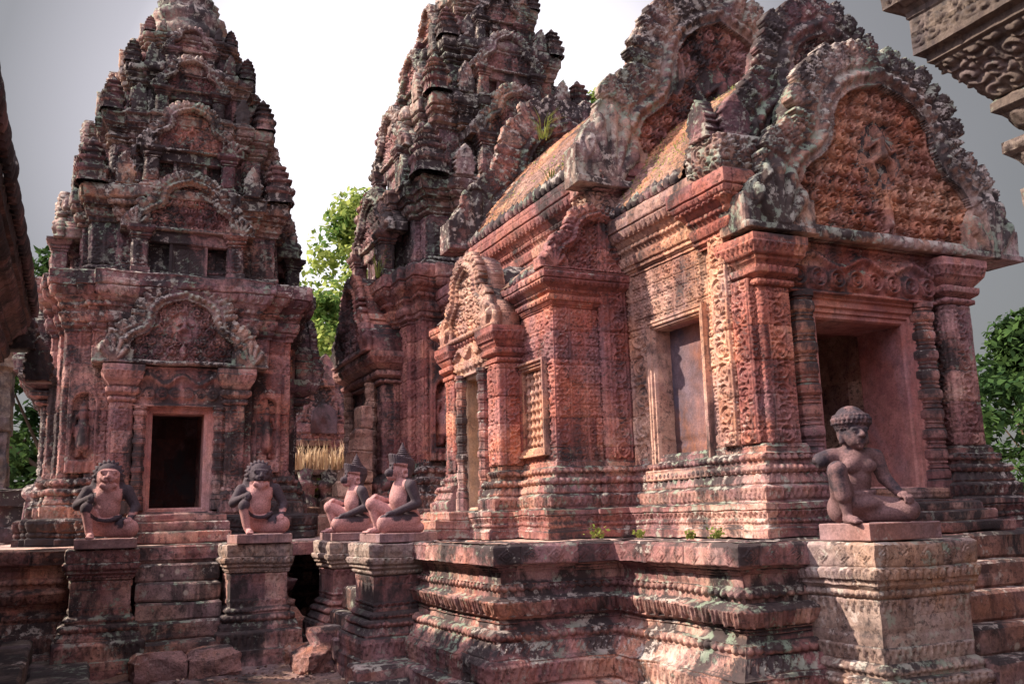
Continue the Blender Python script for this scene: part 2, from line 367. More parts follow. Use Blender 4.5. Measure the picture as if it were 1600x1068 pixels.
def patch(mb, A, B, Ct, D, n, tagname, res, masn=.008, amp=1., fade=True):
    """bilinear patch A(bottom-left) B(bottom-right) Ct(top-right) D(top-left), outward normal n"""
    A, B, Ct, D = [np.asarray(q, float) for q in (A, B, Ct, D)]; n = np.asarray(n, float)
    Lu = max(np.linalg.norm(B-A), np.linalg.norm(Ct-D)); Lv = np.linalg.norm(D-A)
    cen = (A+B+Ct+D)/4
    if res is None:
        d = np.linalg.norm(cen-CAM); res = max(.007, d*.00108)
        if np.dot(CAM-cen, n) < -.15*d: res = .4; tagname = 'plain'; masn = 0
        elif tagname == 'plain': res = max(res*2.2, .02)
    nu = int(min(max(1, math.ceil(Lu/res)), 700)); nv = int(min(max(1, math.ceil(Lv/res)), 500))
    if tagname == 'plain' and Lv < .04: nv = 1
    t = np.linspace(0, 1, nu+1); s = np.linspace(0, 1, nv+1); T, S = np.meshgrid(t, s)
    T = T.ravel(); S = S.ravel()
    P = (A[None]*(1-T)[:, None]+B[None]*T[:, None])*(1-S)[:, None]+(D[None]*(1-T)[:, None]+Ct[None]*T[:, None])*S[:, None]
    if res < .3:
        u = T*Lu; v = S*Lv
        h = reltag(tagname, u, v, Lu, Lv, P)*amp*(1.0 if tagname in ('bead', 'petal', 'petald') else RAMP) if tagname not in (None, 'plain') else 0
        h = h+masonry(P, masn) if masn else h
        if fade:
            f = np.clip(np.minimum(u, Lu-u)/.012, 0, 1)*np.clip(np.minimum(v, Lv-v)/.006, 0, 1); h = h*f
        P = P+n[None]*np.asarray(h)[:, None] if not np.isscalar(h) else P
    i = np.arange(nv)[:, None]*(nu+1)+np.arange(nu)[None]; i = i.ravel()
    mb.add(P, np.stack([i, i+1, i+nu+2, i+nu+1], 1))
def offpoly(poly, off):
    n = len(poly); R = []
    for i in range(n):
        p0, p1, p2 = poly[i-1], poly[i], poly[(i+1) % n]
        a = np.subtract(p1, p0); b = np.subtract(p2, p1); a = a/np.linalg.norm(a); b = b/np.linalg.norm(b)
        na = np.array([a[1], -a[0]]); nb = np.array([b[1], -b[0]])
        m = na+nb; m = m/max(1e-6, (1+na@nb)); R.append(np.array(p1)+m*off)
    return R
def prism(mb, poly, prof, res=None, etags=None, cap=False, capb=False, masn=.008, amp=1., closed=True, skip=(), drop=()):
    """redented wall: plan polygon (counter-clockwise) offset by each (offset, z, tag) of the profile"""
    n = len(poly)
    rings = [offpoly(poly, p[0]) for p in prof]
    for k in range(len(prof)-1):
        o0, z0 = prof[k][:2]; o1, z1 = prof[k+1][:2]; tg = prof[k][2] if len(prof[k]) > 2 else 'plain'
        dl = math.hypot(o1-o0, z1-z0)
        if dl < 1e-5: continue
        for i in range(n if closed else n-1):
            if i in skip or i in drop: continue
            j = (i+1) % n
            A = (*rings[k][i], z0); B = (*rings[k][j], z0); C_ = (*rings[k+1][j], z1); D = (*rings[k+1][i], z1)
            e_ = np.subtract(poly[j], poly[i]); ln = np.linalg.norm(e_)
            if ln < 1e-6: continue
            e_ = e_/ln; nn = np.array([e_[1]*(z1-z0)/dl, -e_[0]*(z1-z0)/dl, -(o1-o0)/dl])
            tt = tg
            if etags and etags.get(i) and (tg.startswith('wall') or tg in ('grid', 'scroll')): tt = etags[i]
            patch(mb, A, B, C_, D, nn, tt, res, masn, amp)
    for i in skip:
        for e_, fl in ((i, 0), ((i+1) % n, 1)):
            if (e_-1 if not fl else e_) % n in drop: continue
            V = []
            for k in range(len(prof)): V += [(*rings[k][e_], prof[k][1]), (*poly[e_], prof[k][1])]
            q = [(2*k, 2*k+1, 2*k+3, 2*k+2) for k in range(len(prof)-1)]; mb.add(V, [t[::-1] for t in q] if fl else q)
    if cap or capb:
        for do, rg, z in ((cap, rings[-1], prof[-1][1]), (capb, rings[0], prof[0][1])):
            if not do: continue
            c = np.mean(rg, 0); V = [(*c, z)]+[(*q, z) for q in rg]
            up = do is cap and rg is rings[-1]
            T_ = [(0, i+1, (i+1) % n+1) if up else (0, (i+1) % n+1, i+1) for i in range(n)]
            mb.add(V, None, T_)
def rect(x0, x1, y0, y1): return [(x0, y0), (x1, y0), (x1, y1), (x0, y1)]
def block(mb, x0, x1, y0, y1, z0, z1, tag_='plain', bev=.012, res=None, masn=.004, top='plain'):
    prism(mb, rect(x0, x1, y0, y1), [(-bev*.6, z0), (0, z0+bev, tag_), (0, z1-bev), (-bev, z1)], res, masn=masn)
    b = bev
    for z, up in ((z1, 1), (z0, -1)):
        A, B, C_, D = (x0+b, y0+b, z), (x1-b, y0+b, z), (x1-b, y1-b, z), (x0+b, y1-b, z)
        if up > 0: patch(mb, A, B, C_, D, (0, 0, 1), top, res, masn*.5)
        else: patch(mb, D, C_, B, A, (0, 0, -1), 'plain', .4, 0)
def lathe(mb, prof, cx, cy, sides=8, rot=0., smooth=False, sx=1., sy=1.):
    n = len(prof); a = np.arange(sides)/sides*2*pi+rot
    V = []; F = []
    for (r, z) in prof: V.append(np.stack([cx+np.cos(a)*r*sx, cy+np.sin(a)*r*sy, np.full(sides, z)], 1))
    V = np.concatenate(V)
    for k in range(n-1):
        for i in range(sides): j = (i+1) % sides; F.append((k*sides+i, k*sides+j, (k+1)*sides+j, (k+1)*sides+i))
    mb.add(V, F, [(0, 0, 0)][:0])
    # caps
    for k, z, up in ((n-1, prof[-1][1], 1), (0, prof[0][1], 0)):
        c = [(cx, cy, z)]+[tuple(V[k*sides+i]) for i in range(sides)]
        mb.add(c, None, [(0, i+1, (i+1) % sides+1) if up else (0, (i+1) % sides+1, i+1) for i in range(sides)])
def colonnette(mb, cx, cy, r, z0, z1, sides=8, rings=7, rot=pi/8):
    H = z1-z0; pr = [(r*1.25, z0), (r*1.25, z0+H*.09), (r*1.05, z0+H*.10)]
    zs = np.linspace(z0+H*.12, z1-H*.07, rings)
    for i, z in enumerate(zs):
        h = H*.018
        big = 1.18 if i % 2 == 0 else 1.1
        for (dr, dz) in ((.92, -2.6), (1.02, -2.4), (1.02, -1.9), (.94, -1.8), (big, -1.0), (big*1.03, 0), (big, 1.0), (.94, 1.7), (1.04, 1.9), (1.04, 2.4), (.92, 2.6)):
            pr.append((r*dr, z+h*dz))
    pr += [(r*1.2, z1-H*.03), (r*1.2, z1)]
    zz = -9; q = []
    for a, b in pr:
        b = max(b, zz+.0005); zz = b; q.append((a, b))
    lathe(mb, q, cx, cy, sides, rot)
def frame_rect(mb, O, ud, nd, W, H, steps):
    """stepped door/window frame: rectangles around an opening of W x H whose bottom centre is O; steps [(grow, depth)] outermost last"""
    O = np.asarray(O, float); ud = np.asarray(ud, float); nd = np.asarray(nd, float); up = np.array([0, 0, 1.])
    def rc(g, d): 
        hw = W/2+g
        return [O-ud*hw-up*g+nd*d, O+ud*hw-up*g+nd*d, O+ud*hw+up*(H+g)+nd*d, O-ud*hw+up*(H+g)+nd*d]
    R = [rc(*s) for s in steps]
    for k in range(len(R)-1):
        for i in range(4):
            j = (i+1) % 4
            V = [R[k][i], R[k][j], R[k+1][j], R[k+1][i]]
            # orientation: outer ring towards viewer
            mb.add(V, [(3, 2, 1, 0)] if False else [(0, 3, 2, 1)])
def slab(mb, O, ud, nd, us, vs, Hf, mask, thick, vd=(0, 0, 1)):
    """height field Hf(nv,nu) over grid us x vs kept where mask, with a real back and rim"""
    O = np.asarray(O, float); ud = np.asarray(ud, float); nd = np.asarray(nd, float); vd = np.asarray(vd, float)
    U, Vv = np.meshgrid(us, vs); nv, nu = U.shape
    P = O+U[..., None]*ud+Vv[..., None]*vd
    Fp = (P+nd*Hf[..., None]).reshape(-1, 3); Bp = (P-nd*thick).reshape(-1, 3)
    cm_ = mask[:-1, :-1] & mask[1:, :-1] & mask[:-1, 1:] & mask[1:, 1:]
    ii, jj = np.nonzero(cm_); a = ii*nu+jj
    Q = np.stack([a, a+1, a+nu+1, a+nu], 1)
    fl = np.dot(np.cross(ud, vd), nd) < 0
    if fl: Q = Q[:, ::-1]
    m0 = len(Fp)
    pad = np.zeros((nv+1, nu+1), bool); pad[1:-1, 1:-1] = cm_   # cell (i,j) at pad[i+1,j+1]
    S = []
    def side(sel, f):
        i_, j_ = np.nonzero(sel & cm_); p, q = f(i_, j_); S.append(np.stack([q, p, p+m0, q+m0], 1) if not fl else np.stack([p, q, q+m0, p+m0], 1))
    side(~pad[0:-2, 1:-1], lambda i, j: (i*nu+j, i*nu+j+1))
    side(~pad[2:, 1:-1], lambda i, j: ((i+1)*nu+j+1, (i+1)*nu+j))
    side(~pad[1:-1, 0:-2], lambda i, j: ((i+1)*nu+j, i*nu+j))
    side(~pad[1:-1, 2:], lambda i, j: (i*nu+j+1, (i+1)*nu+j+1))
    allF = np.concatenate([Q, Q[:, ::-1]+m0]+S)
    V = np.concatenate([Fp, Bp]); used = np.unique(allF); mp = np.full(len(V), -1); mp[used] = np.arange(len(used))
    mb.add(V[used], mp[allF])
ARCH = np.array([(0, .80), (.07, .772), (.18, .745), (.30, .685), (.38, .60), (.405, .51), (.42, .44), (.47, .385), (.555, .345), (.63, .305), (.675, .24), (.68, .17), (.675, .10)])
def seg_dist(x, y, pts):
    best = np.full(x.shape, 1e9); bs = np.zeros(x.shape); s0 = 0
    for a, b in zip(pts[:-1], pts[1:]):
        d = b-a; l = np.hypot(*d); t = np.clip(((x-a[0])*d[0]+(y-a[1])*d[1])/l**2, 0, 1)
        q = np.hypot(x-a[0]-t*d[0], y-a[1]-t*d[1]); m = q < best; best = np.where(m, q, best); bs = np.where(m, s0+t*l, bs); s0 += l
    return best, bs
def capsule_h(x, y, a, b, r1, r2):
    a = np.array(a); b = np.array(b); d = b-a; l2 = max(1e-9, d@d); t = np.clip(((x-a[0])*d[0]+(y-a[1])*d[1])/l2, 0, 1)
    q = np.hypot(x-a[0]-t*d[0], y-a[1]-t*d[1]); r = r1+(r2-r1)*t
    return np.sqrt(np.clip(r**2-q**2, 0, None))
def figure_h(x, y, cx, cy, H, dance=False):
    """small relief figure of height H, feet at (cx,cy)"""
    x = (x-cx)/H; y = (y-cy)/H; f = np.zeros(x.shape)
    def C(*a):
        nonlocal f
        f = np.maximum(f, capsule_h(x, y, *a))
    C((0, .86), (0, .88), .065, .06); C((0, .95), (0, 1.02), .035, .01)
    C((0, .76), (0, .62), .085, .07); C((0, .60), (0, .50), .085, .10)
    if dance:
        C((-.05, .5), (-.24, .36), .07, .05); C((-.24, .36), (-.10, .12), .05, .03); C((.05, .5), (.22, .42), .07, .05); C((.22, .42), (.26, .14), .05, .03)
        C((-.10, .74), (-.26, .62), .04, .035); C((-.26, .62), (-.2, .82), .035, .025); C((.1, .74), (.24, .6), .04, .03); C((.24, .6), (.38, .66), .03, .022)
    else:
        C((-.055, .5), (-.06, .05), .075, .045); C((.055, .5), (.06, .05), .075, .045); C((-.06, .03), (-.09, .02), .04, .03); C((.06, .03), (.09, .02), .04, .03)
        C((-.11, .73), (-.15, .52), .04, .03); C((-.15, .52), (-.13, .36), .03, .022); C((.11, .73), (.16, .55), .04, .03); C((.16, .55), (.13, .72), .028, .02)
        C((0, .5), (0, .2), .10, .12)
    return f*H
def rinceau(X, V, c, seed=0.):
    """mirrored rows of large leaf scrolls, each a clean spiral with a bud"""
    row = np.floor(V/(c*.84)); x = X/c+.5*(row % 2); ix = np.floor(x); cx = x-ix-.5; cy = (V/(c*.84)-row-.5)*.84
    jx = (hsh(ix, row, seed+1)-.5)*.12; r = np.hypot(cx-jx, cy); th = np.arctan2(cy, cx-jx); sg = np.where((row+ix) % 2 > .5, 1., -1.)
    sp = .5+.5*np.cos(th*sg+r*27+hsh(ix, row, seed)*6); h = np.where(r < .41, .15+.85*sp**.8, 0)
    h = np.maximum(h, 1.15*np.exp(-(r/.10)**2)); lf = .12+.55*np.clip(np.sin(th*7*sg+r*16), 0, 1)
    return np.where(r < .41, h, np.where(r > .45, lf, .02))
def pediment(mb, O, ud, nd, W, H, T=.22, res=None, fig=True, naga=True, leaf=.22, seed=0., relief=1., broken=0., mt_=None, arch=None):
    O = np.asarray(O, float); d = np.linalg.norm(O-CAM); res = res or max(.0075, d*.00115)
    hw = W/2; us = np.arange(-hw*1.06, hw*1.06+res, res); vs = np.arange(0, H*1.02+res, res); U, V = np.meshgrid(us, vs)
    pts = (ARCH if arch is None else arch)*np.array([hw, H*.98]); X = abs(U)
    dist, s = seg_dist(X, V, pts)
    ys = pts[::-1, 1]; xs = pts[::-1, 0]
    xin = np.interp(V, ys, xs, left=xs[0], right=-1); inside = (X < xin) & (V < pts[0, 1])
    sdn = np.where(inside, -dist, dist)
    bw = min(.10, W*.038); lw = max(.06, W*.042); ll = leaf*hw*1.15
    cell = s/lw; c = abs((cell % 1)-.5)*2; idx = np.floor(cell)
    tooth = np.clip(1-c**1.6, 0, 1); ln = ll*(.84+.16*hsh(idx, seed+3.))*(.74+.26*np.sqrt(tooth))
    mask = inside | (sdn < ln) & (s < pts.shape[0]*9)
    hgt = np.zeros(U.shape)
    # leaves
    q = (sdn-bw)/np.maximum(ln-bw, 1e-3)
    lf = .012+.05*np.sqrt(tooth)*np.clip(1-q*.55, 0, 1)+.022*foli(U, V, .06+.02*W/3, seed)
    hgt = np.where(sdn > bw, lf, hgt)
    # arch band
    bb = dist/bw
    band = .060+.022*np.cos(bb*pi*1.5)+.012*np.cos(s*2*pi/(bw*1.0))*(bb < .4)
    hgt = np.where(bb <= 1, band*min(1, W/1.2+.3), hgt)
    # tympanum
    ty = foli(U, V, .07+.018*W, seed+1)*.055*min(1, W/1.5+.3)-.045*min(1, W)
    if W > 1.6: ty = (rinceau(X, V, .115+.018*W, seed)*.9+foli(U, V, .045, seed)*.12)*.075*min(1, W/1.5+.3)-.055
    if fig:
        nic = (U/(.125*H))**2+((V-.415*H)/(.155*H))**2; ty = np.where(nic < 1, np.minimum(ty, -.035), ty)
    # hollows beside the shoulders
    hol = ((X-(.34 if arch is None else .42)*hw)/(.055*hw))**2+((V-.50*H)/(.075*H))**2
    ty = np.where(hol < 1, -.045, ty); ty = np.where((hol >= 1) & (hol < 1.7), .012, ty)
    if fig:
        f = figure_h(U, V, 0, H*.28, H*.26, True)*1.1; ty = np.where(f > .004, np.maximum(ty, f*1.2-.02), ty)
        f = figure_h(U, V, 0, H*.06, H*.2, False); ty = np.where(f > .004, np.maximum(ty, f*.8), ty)
    hgt = np.where(inside & (bb > 1), ty, hgt)
    # base band
    bh = .05*H; b_ = V < bh
    hgt = np.where(b_ & (X < .98*hw), .03+.02*bead_r(U+hw, V, W, bh), hgt); 
    if naga:
        nx, ny = .80*hw, .0; R = .37*H*.9; dx = (X-nx)/(.235*hw); dy = (V-ny)/R
        r = np.hypot(dx, dy); th = np.arctan2(dx, dy+1e-6)
        lob = .86+.14*np.abs(np.cos(th*2.6)); nm = (r < lob) | ((abs(dx) < 1) & (dy < .45))
        nh = np.full(U.shape, .03)+.006*np.cos(r*30)
        for ang in (-58, -30, 0, 30, 58):
            sa, ca = sin(radians(ang)), cos(radians(ang))
            nh = np.maximum(nh, .03+.40*capsule_h(dx, dy, (sa*.12, .06+ca*.05), (sa*.62, .04+ca*.62), .09, .125)+.0); nh = np.maximum(nh, .03+.42*capsule_h(dx, dy, (sa*.72, .04+ca*.74), (sa*.74, .04+ca*.76), .15, .13))
        nh = np.where(dy < .08, .06, nh)
        hgt = np.where(nm, nh, hgt); mask = mask | nm
    mask = mask | (b_ & (X < hw))
    ln2 = ll*(.60+.16*hsh(np.floor(s/(.17+.02*W)), seed+9.)); mask2 = inside | (sdn < ln2)
    if naga: mask2 = mask2 | ((r < .9) & (dy > .05)) | ((abs(dx) < .97) & (dy < .45))
    mask2 = mask2 | (b_ & (X < hw*.97)); h2 = np.where(mask2, .004*np.sin(U*40)*np.sin(V*37), 0)-.0
    slab(mb, O-np.array(nd, float)*.05, ud, nd, us, vs, h2, mask2, max(.02, T-.05)); T = .06
    if broken > 0:
        mask &= ~(V > H*(1-broken)+.03*np.sin(U*30)+.05*np.sin(U*11+seed))
    ti = inside & (bb > 1) & ~b_ & mask
    if naga: ti = ti & ~nm
    if mt_ is None: slab(mb, O, ud, nd, us, vs, hgt*relief, mask, T)
    else:
        dl = ti.copy(); dl[1:] |= ti[:-1]; dl[:-1] |= ti[1:]; dl[:, 1:] |= dl[:, :-1].copy(); dl[:, :-1] |= dl[:, 1:].copy()
        slab(mb, O, ud, nd, us, vs, hgt*relief, mask & ~ti, T)
        slab(mt_, O, ud, nd, us, vs, np.where(ti, hgt*relief, 0), dl & mask, T*.9)
    return
def panel(mb, O, ud, nd, W, H, fn, res=None, T=.03):
    d = np.linalg.norm(np.asarray(O, float)-CAM); res = res or max(.008, d*.0012)
    us = np.linspace(-W/2, W/2, max(3, int(W/res))); vs = np.linspace(0, H, max(3, int(H/res))); U, V = np.meshgrid(us, vs)
    slab(mb, O, ud, nd, us, vs, fn(U, V), np.ones(U.shape, bool), T)
def lintel_fn(W, H):
    def f(U, V):
        x = U/W; y = V/H
        gar = .66+.11*np.cos(x*2*pi*3); g = np.exp(-((y-gar)/.085)**2)*(.85+.15*np.cos(U*160))
        n = 8; cu = (x*n) % 1-.5; cyc = (y-.32)*H/(W/n); r = np.hypot(cu, cyc); th = np.arctan2(cyc, cu*np.sign(x+1e-6))
        sp = (np.exp(-((r-.36)/.07)**2)+np.exp(-((r-.17)/.06)**2)+np.exp(-(r/.05)**2))*(y < gar-.04)
        up = foli(U, V, .07)*(y > gar+.05)*.8
        f0 = np.maximum(np.maximum(g*1.15, sp*1.0), up)*min(.055, H*.13)
        fg = figure_h(U, V, 0, H*.12, H*.72, False)*.9
        f0 = np.maximum(f0, fg)
        return np.where((y < .06) | (y > .94), .03, f0)
    return f
def niche_fn(W, H):
    def f(U, V):
        x = U/W; y = V/H
        b = foli(U, V, .06, 3)*.014
        ax = abs(x)/.34; inn = (ax < 1) & (y < .62+.10*np.sqrt(np.clip(1-ax**2, 0, 1))) & (y > .12)
        rim = (abs(x) < .42) & (y < .66+.14*np.sqrt(np.clip(1-(abs(x)/.42)**2, 0, 1))) & (y > .08)
        h = np.where(rim, .022, b); h = np.where(inn, -.10, h)
        fg = figure_h(U, V, 0, H*.14, H*.53, False)
        h = np.where(inn & (fg > .003), np.maximum(h, fg*2.0-.06), h)
        return np.where((y < .08), .018+.012*np.cos(x*30), h)
    return f

# ---- reusable profiles
def shift(prof, z0, s=1., so=1.): return [(p[0]*so, z0+p[1]*s, *(p[2:])) for p in prof]
CORN = [(0, 0), (.02, .0), (.02, .03, 'rail'), (.05, .06), (.05, .09, 'petal'), (.08, .17), (.08, .19), (.05, .20, 'plain'), (.07, .24, 'bead'), (.09, .29), (.10, .30),
        (.13, .34), (.15, .35, 'petald'), (.18, .44), (.20, .45, 'diamond'), (.20, .58), (.17, .60)]          # height .60, projection .20
BASE = [(.17, 0, 'leaf'), (.17, .13), (.13, .15, 'petal'), (.10, .24), (.12, .25, 'bead'), (.12, .31), (.05, .32), (.05, .35, 'bead'), (.07, .41), (.02, .43), (.02, .46, 'rail'), (0, .50)]
CAPI = [(0, 0), (.03, .01, 'bead'), (.03, .05), (.01, .06), (.05, .09, 'petal'), (.06, .15), (.03, .16), (.06, .20), (.09, .24, 'leaf'), (.11, .33), (.11, .38), (.08, .385)]

# ------------------------------------------------------------------ sculpted figures: signed distance + surface nets
class SDF:
    def __init__(s, lo, hi, h):
        s.lo = np.array(lo, float); s.h = h; s.n = np.ceil((np.array(hi)-s.lo)/h).astype(int)+1
        s.D = np.full(tuple(s.n), 1.0, np.float32); s.ax = [s.lo[i]+np.arange(s.n[i])*h for i in range(3)]
    def _box(s, a, b, m):
        lo = np.clip(((np.minimum(a, b)-m-s.lo)/s.h).astype(int), 0, s.n-1); hi = np.clip(((np.maximum(a, b)+m-s.lo)/s.h).astype(int)+2, 1, s.n)
        sl_ = tuple(slice(lo[i], hi[i]) for i in range(3))
        X, Y, Z = np.meshgrid(*[s.ax[i][sl_[i]] for i in range(3)], indexing='ij'); return sl_, X, Y, Z
    def _blend(s, sl_, d, k, subt=False):
        D = s.D[sl_]; d = d.astype(np.float32)
        if subt: d = -d; h = np.clip(.5+.5*(d-D)/k, 0, 1); s.D[sl_] = D*(1-h)+d*h+k*h*(1-h)
        else: h = np.clip(.5+.5*(D-d)/k, 0, 1); s.D[sl_] = D*(1-h)+d*h-k*h*(1-h)
    def cap(s, a, b, r1, r2, k=.02, subt=False):
        a = np.array(a, float); b = np.array(b, float); sl_, X, Y, Z = s._box(a, b, max(r1, r2)+k*2+.02)
        d = b-a; l2 = max(d@d, 1e-9); t = np.clip(((X-a[0])*d[0]+(Y-a[1])*d[1]+(Z-a[2])*d[2])/l2, 0, 1)
        q = np.sqrt((X-a[0]-t*d[0])**2+(Y-a[1]-t*d[1])**2+(Z-a[2]-t*d[2])**2)-(r1+(r2-r1)*t); s._blend(sl_, q, k, subt)
    def ell(s, c, r, k=.02, rot=None, subt=False):
        c = np.array(c, float); r = np.array(r, float); m = r.max()+k*2+.02; sl_, X, Y, Z = s._box(c, c, m)
        P = np.stack([X-c[0], Y-c[1], Z-c[2]], -1)
        if rot is not None: P = P@np.array(rot)
        q = np.sqrt(((P/r)**2).sum(-1)); d = (q-1)*q/np.maximum(np.sqrt(((P/r**2)**2).sum(-1)), 1e-6); s._blend(sl_, d, k, subt)
    def mesh(s):
        D = s.D; neg = D < 0
        c = [neg[i:i-1 or None, j:j-1 or None, k:k-1 or None] for i in (0, 1) for j in (0, 1) for k in (0, 1)]
        act = np.zeros(tuple(s.n-1), bool); al = np.ones(tuple(s.n-1), bool)
        for q in c: act |= q; al &= q
        act &= ~al
        idx = np.full(act.shape, -1); ii = np.argwhere(act); idx[tuple(ii.T)] = np.arange(len(ii))
        acc = np.zeros((len(ii), 3)); cnt = np.zeros(len(ii))
        cs = [(i, j, k) for i in (0, 1) for j in (0, 1) for k in (0, 1)]
        for a in cs:
            for ax in range(3):
                if a[ax] == 1: continue
                b = list(a); b[ax] = 1
                da = D[tuple((ii+a).T)]; db = D[tuple((ii+b).T)]; m = (da < 0) != (db < 0)
                t = np.where(m, da/(da-db+1e-12), 0); p = np.tile(np.array(a, float), (len(ii), 1)); p[:, ax] += t
                acc[m] += p[m]; cnt[m] += 1
        V = s.lo+(ii+acc/cnt[:, None])*s.h
        F = []
        for ax in range(3):
            o1, o2 = [(1, 2), (2, 0), (0, 1)][ax]
            sh = [slice(None)]*3; sh2 = [slice(None)]*3; sh[ax] = slice(0, -1); sh2[ax] = slice(1, None)
            A = neg[tuple(sh)]; B = neg[tuple(sh2)]; e_ = np.argwhere(A != B)
            e_ = e_[(e_[:, o1] > 0) & (e_[:, o2] > 0) & (e_[:, o1] < s.n[o1]-1) & (e_[:, o2] < s.n[o2]-1)]
            fl = A[tuple(e_.T)]
            def g(d1, d2):
                q = e_.copy(); q[:, o1] -= d1; q[:, o2] -= d2; return idx[tuple(q.T)]
            Q = np.stack([g(1, 1), g(0, 1), g(0, 0), g(1, 0)], 1); Q[~fl] = Q[~fl][:, ::-1]; F.append(Q)
        F = np.concatenate(F); return V, F[(F >= 0).all(1)]
def hand(S, p, d, side, r=.011, curl=.5, up=(0, 0, 1), n=5, L_=.055):
    """palm at p, fingers run along d and curl down; side = thumb side vector"""
    p = np.array(p, float); d = np.array(d, float)/np.linalg.norm(d); side = np.array(side, float); side = side-d*(side@d); side /= np.linalg.norm(side); dn = np.cross(d, side); dn = dn if dn[2] < 0 else -dn
    S.cap(p-d*.012, p+d*.022, .026, .024, .012); S.cap(p-side*.012, p+side*.012+d*.014, .019, .018, .01)
    for i, (o, l) in enumerate(((.024, .9), (.008, 1.05), (-.008, 1.0), (-.024, .8))):
        a = p+d*.032+side*o; b = a+(d*(1-curl*.3)+dn*curl*.4)*L_*.5*l; c_ = b+(d*(1-curl)+dn*curl)*L_*.5*l
        S.cap(a, b, r, r*.93, .004); S.cap(b, c_, r*.93, r*.8, .003)
    a = p+side*.026; b = a+(side*.6+d*.6)*.024; c_ = b+d*.022+dn*.006
    S.cap(a, b, r*1.1, r, .006); S.cap(b, c_, r, r*.85, .003)
def foot(S, ank, toe, r=.03):
    a = np.array(ank, float); t = np.array(toe, float); d = t-a; d[2] = 0; l = np.linalg.norm(d); d /= l; sd_ = np.array([d[1], -d[0], 0])
    S.cap((a[0], a[1], .03), a+d*l*.62+np.array([0, 0, .022-a[2]]), .032, .026, .015); S.cap(a+sd_*.012+d*l*.5+np.array([0, 0, .02-a[2]]), a-sd_*.016+d*l*.5+np.array([0, 0, .02-a[2]]), .022, .02, .01)
    for i, o in enumerate((-.03, -.015, 0, .014, .027)):
        st = a+sd_*o*.85+d*l*.66; en = a+sd_*o+d*l*(1.0-.04*i); st[2] = .02; en[2] = .013; S.cap(st, en, .013-.0012*i, .012-.0014*i, .004)
